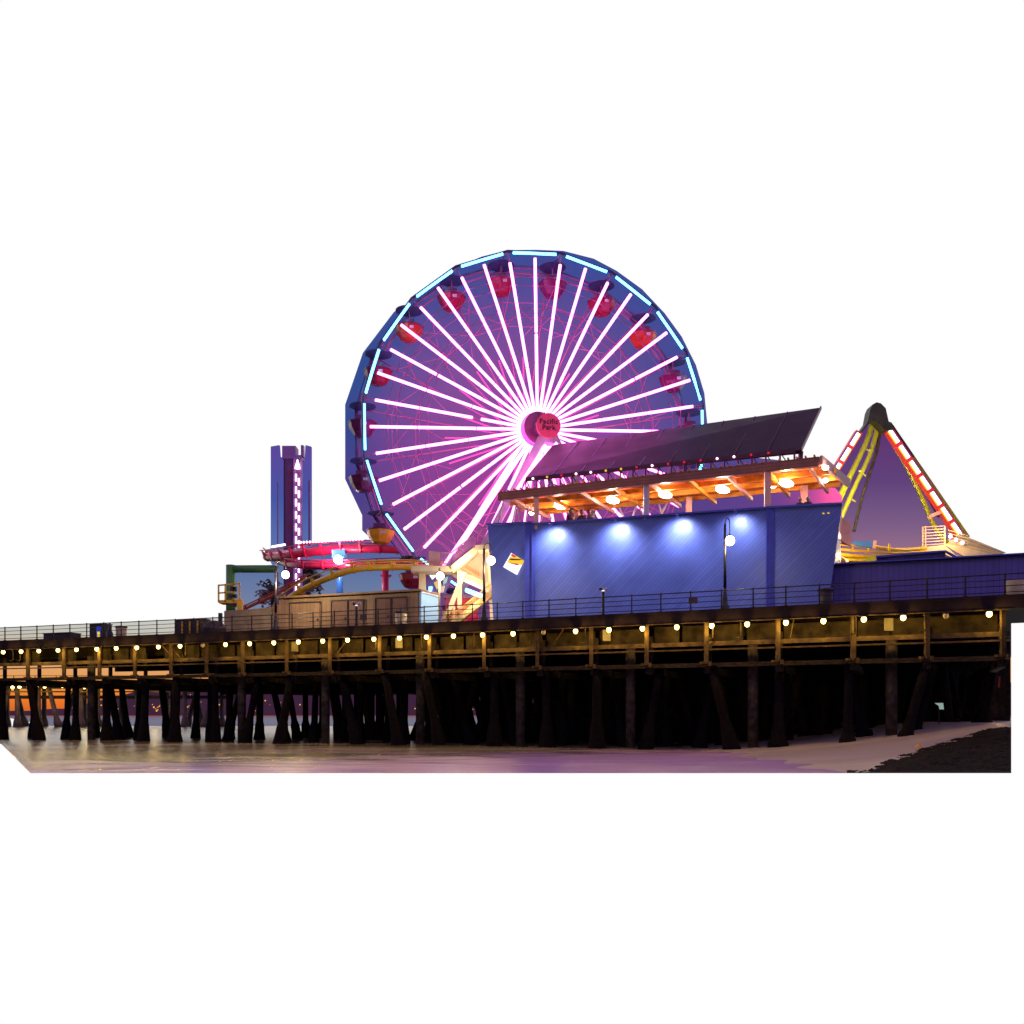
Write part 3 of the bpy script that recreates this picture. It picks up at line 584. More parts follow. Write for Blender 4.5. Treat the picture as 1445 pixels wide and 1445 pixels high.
# floodlights under the canopy
fl_pos = [(750, 724, 2.5, 30), (790, 714, 3.2, 260), (864, 706, 2.6, 260), (938, 698, 2.2, 300), (1019, 691, 2.4, 300), (1109, 682, 2.2, 260), (1091, 686, 4.2, 40), (1165, 660, .6, 60), (1165, 678, 3.5, 60)]
for i, (u, v, d, e) in enumerate(fl_pos):
    s = at(u, DW+d, v=v); t = thing('floodlight', s+Vector((0, 0, .2)), 'bright floodlight under the orange terrace ceiling, %s from the left' % ordn(i), 'floodlight', 'floodlights under the terrace roof')
    big = i in (1, 2, 3, 4, 5); r = .24 if big else .17
    MB().lathe([(r*1.15, 0), (r*.9, .08), (.05, .2)], s+Vector((0, .1, .06)), 12).build('housing', 'salmon', t)
    MB().tube(s+Vector((0, .1, .2)), Vector((s.x, s.y+.1, 15.6)), .03, n=6).build('stem', 'salmon', t)
    mbb = MB().ball(s, r, 14, 8, .75)
    if big: mbb = MB(); mbb.path([s+Vector((-.35, 0, .09)), s+Vector((-.1, 0, .04)), s+Vector((.2, 0, -.03)), s+Vector((.42, 0, -.08))], [.12, .23, .2, .08], 10)
    mbb.build('lens', 'flood', t, smooth=True)
    lamp('glow', s+Vector((0, -.3, -.2)), e, (1, .70, .55), .25, parent=t)
# little wall washers under the coping
for i, u in enumerate((775, 867, 956, 1038)):
    v = 740.5-(u-752)*.0695; w_ = at(u, DW-.95, v=v+1.5); t = thing('wall_washer', w_, 'slim wall light on the blue coping, %s from the left' % ordn(i), 'wall light', 'wall lights washing the blue siding')
    MB().path([w_+Vector((.3, .95, .06)), w_+Vector((0, 0, .08))], .025, 6).build('arm', 'blueplain', t)
    MB().lathe([(.07, -.05), (.07, .05), (.03, .08)], w_, 10).build('head', 'blueplain', t)
    lamp('spot', w_+Vector((0, -.02, -.08)), (640, 720, 640, 420)[i], (.80, .86, 1), .15, 'SPOT', t, look((.28, .75, -1.15)), 140, 1.0)
# logo board on the left wall
lg = thing('logo_sign', at(725, DW-.2, v=811), 'tilted square lit sign, white with a yellow and red stripe, on the blue wall', 'sign')
def sgn(name, pts, m, d): return MB().prism([at(u, d, v=v) for u, v in pts], cd*.08).build(name, m, lg)
sgn('board', [(710, 800), (729, 811), (739, 791), (721.6, 780)], 'signw', DW-.22)
sgn('border', [(721.6, 780), (739, 791), (738, 789.6), (729, 783), (721.9, 778.6)], 'maroon', DW-.24)
sgn('stripe', [(715.5, 793.5), (720, 785.5), (730, 785.5), (739, 791), (736, 797.5), (731, 795.5), (722, 796)], 'signy', DW-.25)
sgn('stripe', [(718, 789.5), (720, 788), (736, 789), (734, 790.5), (722, 790.5)], 'maroon', DW-.27)
sgn('stripe', [(721, 784.5), (722, 781), (729, 785), (726, 786.5)], 'ledr', DW-.27)
sgn('stripe', [(718, 793.5), (731, 795.5), (733, 797.5), (728, 797.5)], 'ledr', DW-.27)
# reflectors at the right end of the wall
for u in (1162, 1169): MB().box(at(u, DW-.06, v=724.5 if u < 1165 else 724), (.10, .03, .06)).build('marker_light', 'signy', bb)
# lower wall to the right
lw = thing('ribbed_wall', at(1300, 8, ZD), 'long dark blue ribbed wall right of the blue building', 'wall')
def lseg(u0, u1, v0, v1, m, d, th=.3, nm='wall', z0=ZD):
    a = at(u0, d, z0); b = at(u1, d, z0); A = at(u0, d, v=v0); B = at(u1, d, v=v1); MB().hexa([a, b, b+cd*th, a+cd*th, A, B, B+cd*th, A+cd*th]).build(nm, m, lw)
lseg(1160, 1237, 797.5, 793, 'bluelow', 7.2); lseg(1237, 1470, 792.5, 780.5, 'bluelow', 7.2)
lseg(1237, 1334, 786, 778, 'bluelow', 9, .5, 'parapet', 10.5); 
MB().beam(at(1237, 8.9, v=786), at(1334, 8.9, v=778), .3, .1).build('coping', 'blueplain', lw); MB().beam(at(1334, 8.9, v=778), at(1352, 8.9, v=788), .3, .1).build('coping', 'blueplain', lw)
MB().beam(at(1160, 7.1, v=797.3), at(1470, 7.1, v=780.3), .4, .07).build('coping', 'blueplain', lw)
# ------------------------------------------------------------------ people on the terrace
def person(u, v, Y, label, turn=0, floor=12.36, col='cloth'):
    h = P(u, v, Y); b = Vector((h.x, Y, floor)); HT = h.z-floor+.10; s_ = HT/1.75
    V = [(0, 0, .95), (0, 0, 1.2), (0, .01, 1.42), (0, 0, 1.52), (-.1, 0, .9), (-.11, .02, .5), (-.11, 0, .06), (-.11, -.16, .03), (.1, 0, .9), (.11, .04, .5), (.11, .02, .06), (.11, -.14, .03), (-.2, 0, 1.40), (-.25, .03, 1.12), (-.18, -.15, .98), (.2, 0, 1.40), (.25, .03, 1.12), (.18, -.16, .98)]
    E_ = [(0, 1), (1, 2), (2, 3), (0, 4), (4, 5), (5, 6), (6, 7), (0, 8), (8, 9), (9, 10), (10, 11), (2, 12), (12, 13), (13, 14), (2, 15), (15, 16), (16, 17)]
    Rr = [.16, .15, .15, .07, .10, .07, .05, .04, .10, .07, .05, .04, .075, .055, .04, .075, .055, .04]
    me = bpy.data.meshes.new('person'); ct, st = math.cos(turn), math.sin(turn)
    me.from_pydata([((x*ct-y*st)*s_, (x*st+y*ct)*s_, z*s_) for x, y, z in V], E_, []); o = bpy.data.objects.new('person', me); C.objects.link(o)
    o.location = b; sk = o.modifiers.new('skin', 'SKIN'); me.skin_vertices[0].data[0].use_root = True
    for i, r in enumerate(Rr): me.skin_vertices[0].data[i].radius = (r*s_, r*s_*.8)
    o.modifiers.new('sub', 'SUBSURF').levels = 1; me.materials.append(M[col]); tag(o, label, 'person', 'people on the roof terrace')
    MB().ball(b+Vector((0, -.01, 1.63*s_)), .105*s_, 12, 8, 1.2).build('head', 'skin', o, smooth=True)
    MB().lathe([(.108*s_, 1.62*s_), (.115*s_, 1.68*s_), (.09*s_, 1.75*s_), (.03, 1.775*s_)], b+Vector((0, .015, 0)), 12).build('hair', 'ink', o, smooth=True)
dp = lambda u, d: at(u, d, 0).y
person(1129, 705, dp(1129, DW+.9), 'person in dark clothes leaning at the terrace wall, left of the right pair', .3)
person(1140, 704, dp(1140, DW+.9), 'person in dark clothes at the right end of the terrace wall', -.4)
person(806, 720, dp(806, DW+1.2), 'person on the terrace just right of the leftmost big floodlight', .5, col='maroon')
person(821, 722, dp(821, DW+1.0), 'person on the terrace, middle of the left three', -.3, col='maroon')
person(831, 722, dp(831, DW+1.4), 'person on the terrace, rightmost of the left three', .2)
# ------------------------------------------------------------------ FERRIS WHEEL
WC = Vector((1.86, 68, 22.86)); RW = 12.97; ROLL = 0.0
hx = Vector((12.613, 1.489, .248))/12.97; hz = Vector((-.193, 0, 13.109))/12.97; BK = Vector((-.88, 2.25, 0))          # BK: front rim plane to back rim plane
def WP(a, r, k=0): return WC+hx*(r*math.cos(a))+hz*(r*math.sin(a))+BK*k
wheel = thing('ferris_wheel', Vector((WC.x, WC.y, ZD)), 'giant ferris wheel with white-pink neon spokes and pale blue neon rim', 'ferris wheel')
J = [math.radians(9+18*k)+ROLL for k in range(20)]
for k in (0, 1):
    MB().path([WP(a, RW+.16, k) for a in [2*math.pi*i/80 for i in range(80)]] if False else [WP(a, RW+.16, k) for a in J], .09, 6, True).build('outer_ring', 'steeld', wheel)
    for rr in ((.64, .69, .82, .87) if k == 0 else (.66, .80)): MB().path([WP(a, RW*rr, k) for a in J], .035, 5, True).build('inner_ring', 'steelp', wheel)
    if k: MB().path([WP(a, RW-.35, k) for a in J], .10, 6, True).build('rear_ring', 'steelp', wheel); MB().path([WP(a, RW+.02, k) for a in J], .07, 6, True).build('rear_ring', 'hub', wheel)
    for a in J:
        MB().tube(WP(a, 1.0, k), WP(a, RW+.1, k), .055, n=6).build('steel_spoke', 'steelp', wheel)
for i, a in enumerate(J):
    b = J[(i+1) % 20]
    MB().tube(WP(a, RW+.1, 0), WP(a, RW+.1, 1), .07, n=6).build('axle_bar', 'steelp', wheel)
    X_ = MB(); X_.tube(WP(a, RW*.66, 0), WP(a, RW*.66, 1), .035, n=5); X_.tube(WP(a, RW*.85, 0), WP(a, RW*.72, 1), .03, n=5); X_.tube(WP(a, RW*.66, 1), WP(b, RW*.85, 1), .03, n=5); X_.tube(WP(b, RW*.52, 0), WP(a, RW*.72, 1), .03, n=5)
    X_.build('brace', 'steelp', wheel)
    da = .018
    MB().path([WP(a+da+.012, RW, 0), WP((a+b if b > a else a+b+2*math.pi)/2, RW*.993, 0), WP((b if b > a else b+2*math.pi)-da-.012, RW, 0)], .10, 8).build('rim_neon', 'bluen', wheel)
    MB().tube(WP(a+.09, RW-.05, 1), WP(a+.22, RW-.05, 1), .045, n=6).build('rear_rim_neon', 'blued', wheel)
random.seed(21)
for i in range(40):
    a = math.radians(9*i)+ROLL; r1 = RW*(.945 if i % 2 else .965)
    if i == 19: spans = [(1.3, 4.35), (4.95, r1)]
    elif i % 7 == 3: q = random.uniform(6, 9); spans = [(1.3, q), (q+.12, r1)]
    else: spans = [(1.3, r1)]
    mb = MB(); sp2 = []
    for p, q in spans:
        cuts = [c_+random.uniform(-.5, .5) for c_ in (4.9, 8.6)]; cuts = [c_ for c_ in cuts if p+.6 < c_ < q-.6]; e_ = [p]+cuts+[q]
        sp2 += [(e_[j]+(.035 if j else 0), e_[j+1]-.035) for j in range(len(e_)-1)]
        for c_ in cuts: MB().tube(WP(a, c_-.12, .01), WP(a, c_+.12, .01), .10, n=8).build('tube_clamp', 'steelp', wheel)
    for p, q in sp2: mb.tube(WP(a, p, -.03), WP(a, q, -.03), .105, n=8)
    mb.build('neon_spoke', 'pink', wheel)
    if i % 2 == 0: MB().tube(WP(a, 1.3, 1.03), WP(a, 6.2, 1.03), .06, n=6).build('rear_glow_spoke', 'pinkd', wheel)  # rear tubes added to strengthen the magenta glow round the hub
# hub drum with radial fins, axle, sign
ax_ = -BK.normalized()
hc = WC+ax_*.45
MB().tube(WC+BK*1.1, hc, 1.22, n=28).build('hub_drum', 'hub', wheel)
for i in range(20):
    a = i*math.pi/10; MB().beam(hc+ax_*.05+hx*(.55*math.cos(a))+hz*(.55*math.sin(a)), hc+ax_*.05+hx*(1.18*math.cos(a))+hz*(1.18*math.sin(a)), .10, .09, ax_).build('hub_fin', 'steelp', wheel)
sc = Vector((2.63, 66.05, 22.58))
MB().tube(hc, sc+Vector((0, .42, 0)), .55, .60, n=20).build('axle', 'steelp', wheel)
sd = Vector((.12, -.99, 0)).normalized(); sx = Vector((sd.y*-1, sd.x, 0)); 
pan = []
ds = MB()
ring = [sc+sx*(.88*math.cos(2*math.pi*i/36))+hz*(.88*math.sin(2*math.pi*i/36)) for i in range(36)]
ds.prism(ring, -sd*.14); ds.build('sign_disc', 'signr', wheel)
for a in (0, math.pi/2, math.pi*1.25, math.pi*.75):
    if a == math.pi/2 or a == 0: pass
MB().beam(sc+sd*.02+hz*.87, sc+sd*.02-hz*.87, .015, .01, sd).build('sign_seam', 'ink', wheel)
MB().beam(sc+sd*.02-hz*.05, sc+sd*.02-hz*.4-sx*.72, .015, .01, sd).build('sign_seam', 'ink', wheel)
MB().beam(sc+sd*.02-hz*.05, sc+sd*.02-hz*.4+sx*.72, .015, .01, sd).build('sign_seam', 'ink', wheel)
mt = Matrix.Translation(sc+sd*.05+hz*.03) @ Matrix((( sx.x, 0, sd.x, 0), (sx.y, 0, sd.y, 0), (0, 1, 0, 0), (0, 0, 0, 1)))
letters('lettering', 'Pacific\nPark', .50, mt, 'ink', wheel, spacing=1.08)
# legs: front and rear A-frames
for top, (bu, bv, bY), w_ in ((sc+Vector((-.2, .5, -.3)), (668, 800, 66.5), .55), (sc+Vector((.2, .5, -.3)), (870, 800, 66.5), .55), (WC+BK*1.4, (636, 800, 71.0), .5), (WC+BK*1.4, (905, 800, 71.0), .5)):
    f = P(bu, bv, bY); d = f-top; f = top+d*((top.z-ZD)/-d.z)
    MB().beam(top, f, w_, .5, Vector((0, 1, 0))).build('support_leg', 'steelw', wheel)
MB().lathe([(.01, -.1), (.55, 0), (.75, .35), (.6, .7), (.1, .8)], sc+Vector((-.05, .75, -1.15)), 18).build('bearing_housing', 'steelw', wheel)
# diagonal light bars running down the legs
for (u0, v0, u1, v1) in ((742, 632, 652, 768), (735, 630, 640, 780), (764, 640, 712, 748), (770, 628, 730, 690), (786, 625, 745, 668), (776, 632, 760, 660)):
    MB().tube(P(u0, v0, 65.3 if u0 > 756 else 66.8), P(u1, v1, 65.3 if u0 > 756 else 66.8), .10, n=8).build('leg_neon', 'pink', wheel)
def gondola():
    t = thing('gondola', (0, 0, 0), 'x', 'gondola', 'gondolas hanging from the wheel rim'); O = Vector((0, 0, 0))
    MB().lathe([(1.0, -.10), (1.02, -.06), (.6, .02), (.06, .16)], O, 16).build('canopy', 'steeld', t, smooth=True)
    MB().tube(Vector((0, 0, .1)), Vector((0, 0, -1.5)), .06, n=8).build('hanger', 'steelp', t)
    for s_ in (-1, 1): MB().tube(Vector((0, 0, -.55)), Vector((.75*s_, 0, -1.35)), .035, n=6).build('stay', 'steelp', t)
    b = MB().lathe([(.35, -2.35), (.62, -2.25), (.95, -1.75), (1.05, -1.35), (.98, -1.35), (.9, -1.7), (.3, -1.95)], O, 8); b.build('bucket', 'gondr', t)
    MB().lathe([(1.02, -1.38), (1.10, -1.34), (1.10, -1.28), (1.02, -1.26)], O, 8).build('rim', 'gondm', t)
    MB().box(Vector((0, -.55, -1.15)), (.9, .12, .5)).build('seat_back', 'gondm', t)
    MB().box(Vector((.3, -.93, -1.62)), (.3, .12, .18)).build('badge', 'steelw', t)
    return t
g0 = gondola(); cols = {}
kinds = ['red', 'orange', 'maroon', 'red', 'yellow', 'red', 'maroon', 'orange', 'red', 'yellow']
special = {11: 'yellow', 12: 'red', 9: 'maroon', 10: 'maroon', 8: 'red', 3: 'red', 2: 'orange', 4: 'maroon', 5: 'red', 6: 'red', 7: 'orange', 0: 'red', 1: 'maroon'}
gm = {'red': 'gondr', 'orange': 'gondo', 'maroon': 'gondm', 'yellow': 'gondy'}
proto = {}
for k in range(20):
    c = special.get(k, kinds[k % 10]); a = J[k]
    pos = WP(a, RW-.15, .62); ccw = (5-k) % 20
    lb = '%s gondola on the ferris wheel, %s rim joint clockwise from the top' % (c, ordn((4-k) % 20))
    if c not in proto:
        t = g0 if not proto else copy_tree(g0, pos, lb)
        for ch in C.objects:
            if ch.parent == t and ch.name.startswith('bucket'):
                ch.data = ch.data.copy(); ch.data.materials[0] = M[gm[c]]
        proto[c] = t; t.location = pos; t['label'] = lb
    else: t = copy_tree(proto[c], pos, lb)
# gondola loading lower right of the brown hut is one of the twenty (seventh o'clock)
# ------------------------------------------------------------------ drop tower
tw = thing('drop_tower', P(413, 890, 92), 'tall purple drop tower with two columns of white lights', 'tower'); TY = 92
def tq(name, m, u0, u1, v0, v1, Y, th): return MB().hexa([P(u0, v1, Y), P(u1, v1, Y), P(u1, v1, Y)+Vector((0, th, 0)), P(u0, v1, Y)+Vector((0, th, 0)), P(u0, v0, Y), P(u1, v0, Y), P(u1, v0, Y)+Vector((0, th, 0)), P(u0, v0, Y)+Vector((0, th, 0))]).build(name, m, tw)
tq('shaft', 'tower', 402.5, 414, 645, 885, TY, 1.2); tq('rail_column', 'towerl', 414, 417, 645, 885, TY-.2, .5); tq('rail_column', 'towerl', 423, 425.5, 645, 885, TY-.2, .5)
tq('light_panel', 'tower', 417, 423, 648, 885, TY, .6); tq('crown', 'towerl', 398, 417, 629, 645, TY, 1.3); tq('crown', 'towerl', 424.5, 428, 628, 644, TY, .6); tq('crown', 'towerl', 398, 425.5, 642, 647, TY-.05, 1.3)
tq('side_rail', 'gondm', 400.2, 402, 650, 885, TY+.2, .4); tq('side_rail', 'towerl', 391, 391.8, 680, 885, TY+1, .3); tq('side_rail', 'towerl', 435, 437.5, 678, 770, TY+1, .3)
MB().lathe([(.28, -.3), (.22, 0), (.1, .35), (.05, .6)], P(419.8, 657, TY-.4), 8).build('top_light', 'dots', tw)
for col, (uu, off) in enumerate(((417.8, 670), (421.6, 676))):
    v = off
    while v < 832:
        for k in range(4): MB().box(P(uu, v+k*2.6, TY-.32), (.13, .1, .14)).build('light', 'dots', tw) if False else None
        m_ = MB()
        for k in range(4): m_.box(P(uu, v+k*2.6, TY-.32), (.14, .1, .155))
        m_.build('light_strip', 'dots', tw); v += 17.6
for ch, v in zip('PACIFICPLUNGE', (668, 680, 693, 705, 717, 730, 743, 768, 781, 793, 806, 818, 830)):
    c_ = P(408.2, v, TY-.03); mt = Matrix.Translation(c_) @ Matrix(((1, 0, 0, 0), (0, 0, -1, 0), (0, 1, 0, 0), (0, 0, 0, 1))); letters('lettering', ch, .62, mt, 'towred', tw)
# ------------------------------------------------------------------ roller coaster tracks
def interp(pts, n=40):
    out_ = []
    for i in range(len(pts)-1):
        p0 = pts[max(0, i-1)]; p1 = pts[i]; p2 = pts[i+1]; p3 = pts[min(len(pts)-1, i+2)]
        for k in range(n//(len(pts)-1)+1):
            t_ = k/(n//(len(pts)-1)+1); out_.append(.5*((2*p1)+(p2-p0)*t_+(2*p0-5*p1+4*p2-p3)*t_*t_+(3*p1-p0-3*p2+p3)*t_**3))
    out_.append(pts[-1]); return out_
coast = thing('roller_coaster', P(480, 880, 74), 'roller coaster with red and yellow curving tracks behind the huts', 'roller coaster')
def track(spine, m, r, ro, up, ties, root=coast, rail_r=.05, tie_m=None):
    pts = interp(spine); MB().path(pts, r, 12).build('spine', m, root, smooth=True)
    for s_ in (-1, 1):
        ln = []
        for i, p in enumerate(pts):
            d = (pts[min(i+1, len(pts)-1)]-pts[max(i-1, 0)]).normalized(); x_ = d.cross(Vector((0, 0, 1))).normalized(); ln.append(p+x_*s_*ro+Vector((0, 0, up)))
        MB().path(ln, rail_r, 6).build('rail', m, root, smooth=True)
    for k in range(ties):
        i = int((k+.5)/ties*(len(pts)-1)); p = pts[i]; d = (pts[min(i+1, len(pts)-1)]-pts[max(i-1, 0)]).normalized(); x_ = d.cross(Vector((0, 0, 1))).normalized()
        prof = [p-x_*ro*1.05+Vector((0, 0, up+.04)), p-x_*r*.9-Vector((0, 0, r*.9)), p-Vector((0, 0, r*1.25)), p+x_*r*.9-Vector((0, 0, r*.9)), p+x_*ro*1.05+Vector((0, 0, up+.04)), p+x_*r*.4+Vector((0, 0, r*.6)), p-x_*r*.4+Vector((0, 0, r*.6))]
        MB().prism(prof, d*.16).build('saddle', tie_m or m, root)
    return pts
up_tr = [P(376, 786, 86), P(400, 784, 82), P(440, 779, 79), P(500, 774.5, 77.5), P(560, 775, 77), P(605, 777, 77), P(660, 781, 78)]
track(up_tr, 'red', .36, .62, .55, 14)
low_tr = [P(378, 780, 88), P(392, 790, 86), P(420, 797, 80), P(480, 799, 77), P(560, 796, 75.5), P(625, 796, 75)]
track(low_tr, 'red', .32, .5, .42, 10)
track([P(400, 850, 70), P(424, 834, 69), P(460, 817, 67), P(500, 804, 65.5), P(540, 800.5, 64.5), P(585, 800.5, 64), P(628, 803, 63.5)], 'yellow', .22, .42, .42, 9)
track([P(340, 862, 72), P(370, 848, 72), P(405, 830, 72), P(432, 815, 72)], 'redd', .10, .3, .2, 5, rail_r=.05)
track([P(368, 866, 72), P(400, 852, 72), P(430, 836, 72)], 'redd', .16, .3, .2, 3, rail_r=.04)
MB().path([P(384, 771.5, 84), P(402, 768.5, 82)], .09, 6).build('light_tube', 'dots', coast)
db = None
for k in range(42):
    u = 420+k*4.35
    if 512 < u < 540: continue
    p = P(u, 765.5-(u-420)*.048 if u < 512 else 761.5+(u-540)*.03, 79.2-(u-420)*.012)
    if db is None: db = MB().ball(P(420, 765.5, 79.2), .095, 8, 6).build('light_bulb', 'dots', coast); o0 = P(420, 765.5, 79.2)
    else: c = db.copy(); C.objects.link(c); c.location = p-o0; c.parent = coast
lamp('track_glow', P(455, 772, 76), 330, (1, .55, .75), .3, parent=coast); MB().path([P(418, 768, 79.5), P(512, 763, 78.2), P(592, 765, 77)], .05, 6).build('light_rail', 'red', coast)
def col_(name, u, v0, v1, Y, r, m, root=coast): MB().tube(P(u, v0, Y), P(u, v1, Y), r, n=16).build(name, m, root, smooth=True)
col_('column', 479.5, 784, 885, 77.5, .32, 'bluep'); col_('column', 544, 800, 885, 75.5, .30, 'red')
MB().box(P(479, 783, 77.5), (1.1, .9, .7)).build('column_head', 'bluep', coast)
MB().prism([P(536, 811, 75.4), P(552, 811, 75.4), P(546, 817, 75.4), P(542, 817, 75.4)], (0, .5, 0)).build('column_head', 'red', coast)
pw = thing('work_light', P(480, 790, 76.8), 'bright white work light clamped to the blue coaster column', 'floodlight')
MB().ball(P(477, 789.5, 76.6), .36, 12, 8).build('lens', 'flood', pw, smooth=True); MB().box(P(480, 786.5, 76.9), (.7, .3, .12)).build('housing', 'bluep', pw); lamp('glow', P(476, 789.5, 75.8), 260, (.8, .93, 1), .3, parent=pw)
gp = thing('green_pipe_frame', P(330, 880, 72), 'thick green pipe column with a horizontal arm left of the tower', 'coaster support')
MB().tube(P(325.5, 797.5, 72), P(325.5, 880, 72), .36, n=20).build('column', 'greenp', gp, smooth=True); MB().tube(P(325.5, 802.8, 72), P(392, 802.8, 72), .30, n=20).build('arm', 'greenp', gp, smooth=True)
# boom lift
bl = thing('boom_lift', P(335, 875, 62), 'yellow boom lift basket raised in front of the green pipe', 'boom lift')
LY = 66
def lb_(u0, v0, u1, v1, r=.05, m='yellift', nm='guard_rail', y=LY): MB().beam(P(u0, v0, y), P(u1, v1, y), r*2, r*2).build(nm, m, bl)
for v in (826, 837): lb_(308.5, v, 330, v-2); lb_(308.5, v, 330, v-2, y=LY+1.0)
for u in (308.5, 318, 330, 338): lb_(u, 825 if u < 330 else 823, u, 850); lb_(u, 826, u, 849, y=LY+1.0)
lb_(330, 824, 339, 823)
MB().box(P(323.5, 849, LY)+Vector((0, .5, 0)), (1.5, 1.1, .22)).build('platform', 'yellift', bl); MB().box(P(329, 831, LY)+Vector((0, .1, 0)), (.42, .3, .32)).build('control_box', 'dark', bl); MB().box(P(328, 841, LY)+Vector((0, .1, 0)), (.55, .3, .25)).build('control_box', 'dark', bl)
MB().beam(P(338, 846, LY), P(339, 864, LY), .35, .3).build('mast', 'yellift', bl); MB().prism([P(318, 852, LY), P(338, 851, LY), P(336, 856, LY), P(328, 855, LY)], (0, .5, 0)).build('arm', 'dark', bl)
MB().beam(P(339, 862, LY), P(339, 890, LY), .5, .5).build('base', 'yellift', bl)
# palms behind
def palm(u, v, Y, s_, label):
    t = thing('palm_tree', P(u, 885, Y), label, 'palm tree', 'palms beyond the pier'); c = P(u, v, Y)
    MB().path([P(u, 890, Y), P(u+.5, (v+890)/2, Y), c], [.28*s_, .2*s_, .16*s_], 8).build('trunk', 'trunk', t)
    mb = MB(); random.seed(int(u))
    for k in range(46):
        a = random.uniform(0, 2*math.pi); e = random.uniform(-.5, 1.3); L_ = random.uniform(1.5, 2.3)*s_; pr = c; dirv = Vector((math.cos(a)*math.cos(e), math.sin(a)*math.cos(e), math.sin(e)))
        side = dirv.cross(Vector((0, 0, 1))).normalized()
        for q in range(5):
            nx = pr+dirv*L_/5; w0 = .16*s_*(1-q/6); mb.add([pr-side*w0, pr+side*w0-Vector((0, 0, .08)), nx+side*w0*.8-Vector((0, 0, .08)), nx-side*w0*.8], [(0, 1, 2, 3)])
            for z_ in (-1, 1): mb.add([pr, nx, pr+side*z_*.45*s_+dirv*.2-Vector((0, 0, .25*s_))], [(0, 1, 2)])
            pr = nx; dirv = (dirv-Vector((0, 0, .3))).normalized()
    mb.build('crown', 'palm', t)
palm(434, 815, 104, 1.35, 'palm crown dimly seen right of the purple tower'); palm(384, 838, 104, 1.0, 'small palm crown left of the purple tower behind the red track')
# ------------------------------------------------------------------ stairs beside the blue building
st = thing('staircase', at(660, 8, ZD), 'cream zigzag staircase with picket rails at the foot of the wheel', 'staircase'); SY = 60.5
def bm(u0, v0, u1, v1, w_, h_, m='cream', nm='stringer', y=SY, y2=None): return MB().beam(P(u0, v0, y), P(u1, v1, y if y2 is None else y2), w_, h_).build(nm, m, st)
bm(582, 805, 638, 805.5, 1.6, .35, nm='landing'); bm(637, 806, 672, 778, 1.6, .34); bm(671, 776.5, 690, 775, 1.8, .34, nm='landing')
bm(640, 808, 694, 832, .5, .55, 'signcream' if False else 'cream', y=SY+1.2); bm(641, 812, 694, 836, .12, .22, 'steelw', 'rail', y=SY+.7); bm(694, 838, 640, 880, .5, .4, y=SY+.2)
MB().prism([P(640, 806, SY+1.8), P(672, 780, SY+1.8), P(692, 776, SY+1.8), P(695, 832, SY+1.8)], (0, .15, 0)).build('back_panel', 'cream', st)
def pickets(u0, v0, u1, v1, h_, n, y, m='steelw'):
    r_ = MB().beam(P(u0, v0-h_, y), P(u1, v1-h_, y), .06, .07); r_.beam(P(u0, v0-1.5, y), P(u1, v1-1.5, y), .04, .05); r_.build('hand_rail', m, st)
    mb = MB()
    for k in range(n+1): q = k/n; mb.beam(P(u0+(u1-u0)*q, v0+(v1-v0)*q, y), P(u0+(u1-u0)*q, v0+(v1-v0)*q-h_, y), .03, .03)
    mb.build('pickets', m, st)
pickets(623, 800, 638, 800, 20, 8, SY-.7, 'steelp'); pickets(638, 800, 672, 773, 21, 22, SY-.7, 'steelp'); pickets(672, 773, 690, 771, 28, 12, SY-.7, 'steelp')
pickets(646, 880, 694, 842, 19, 26, SY-.1, 'goldrail'); pickets(625, 884, 648, 884, 22, 12, SY-.1, 'goldrail')
for k in range(9): MB().box(P(657+k*2.3, 799+k*1.35, SY+1.6), (.05, .05, .26)).build('baluster', 'orangeb', st)
for k in range(5): MB().beam(P(652+k*8, 804+k*4.4, SY+1.6), P(658+k*8, 807+k*4.4, SY+1.6), .04, .06).build('trim', 'orangeb', st)
for u0, v0, u1, v1, w_ in ((648.5, 806, 648.5, 858, .28), (655, 808, 630, 872, .42), (596, 809, 596, 838, .42), (690, 778, 695, 885, .25), (641, 855, 641, 884, .12)): bm(u0, v0, u1, v1, w_, .3, nm='column', y=SY+.3, m='cream')
MB().box(P(596, 808, SY+.3), (.62, .5, .16)).build('column_cap', 'cream', st)
MB().prism([P(605, 797, SY-.3), P(621, 798, SY-.3), P(621, 779, SY-.3), P(605, 777, SY-.3)], (0, .1, 0)).build('gate_panel', 'salmon', st)

for (u0, v0, u1, v1) in ((642, 880, 694, 838),):
    for k in range(9):
        q = k/9; MB().box(P(u0+(u1-u0)*q, v0+(v1-v0)*q, SY+.9), (.45, .9, .06)).build('tread', 'cream', st)
lamp('stair_light', P(660, 800, SY-1.2), 380, (1, .80, .50), .3, parent=st); lamp('stair_light', P(668, 850, SY-1.0), 130, (1, .78, .42), .3, parent=st)
bt = thing('neon_tube', P(675, 845, SY), 'slanting pale blue neon tube below the stairs', 'neon light'); MB().tube(P(657, 832, SY+1.0), P(694, 846, SY+1.0), .12, n=8).build('tube', 'bluen', bt); MB().beam(P(657, 835, SY+1.1), P(694, 849, SY+1.1), .1, .12).build('bracket', 'steelw', bt)
rb = thing('red_booth', P(652, 870, SY+3), 'small red booth with a pale roof seen under the stairs', 'booth')
MB().box(P(652, 862, SY+3), (2.2, 1.2, 1.9)).build('wall', 'red', rb); MB().box(P(653, 843, SY+3), (2.5, 1.4, .25)).build('roof', 'steelp', rb)
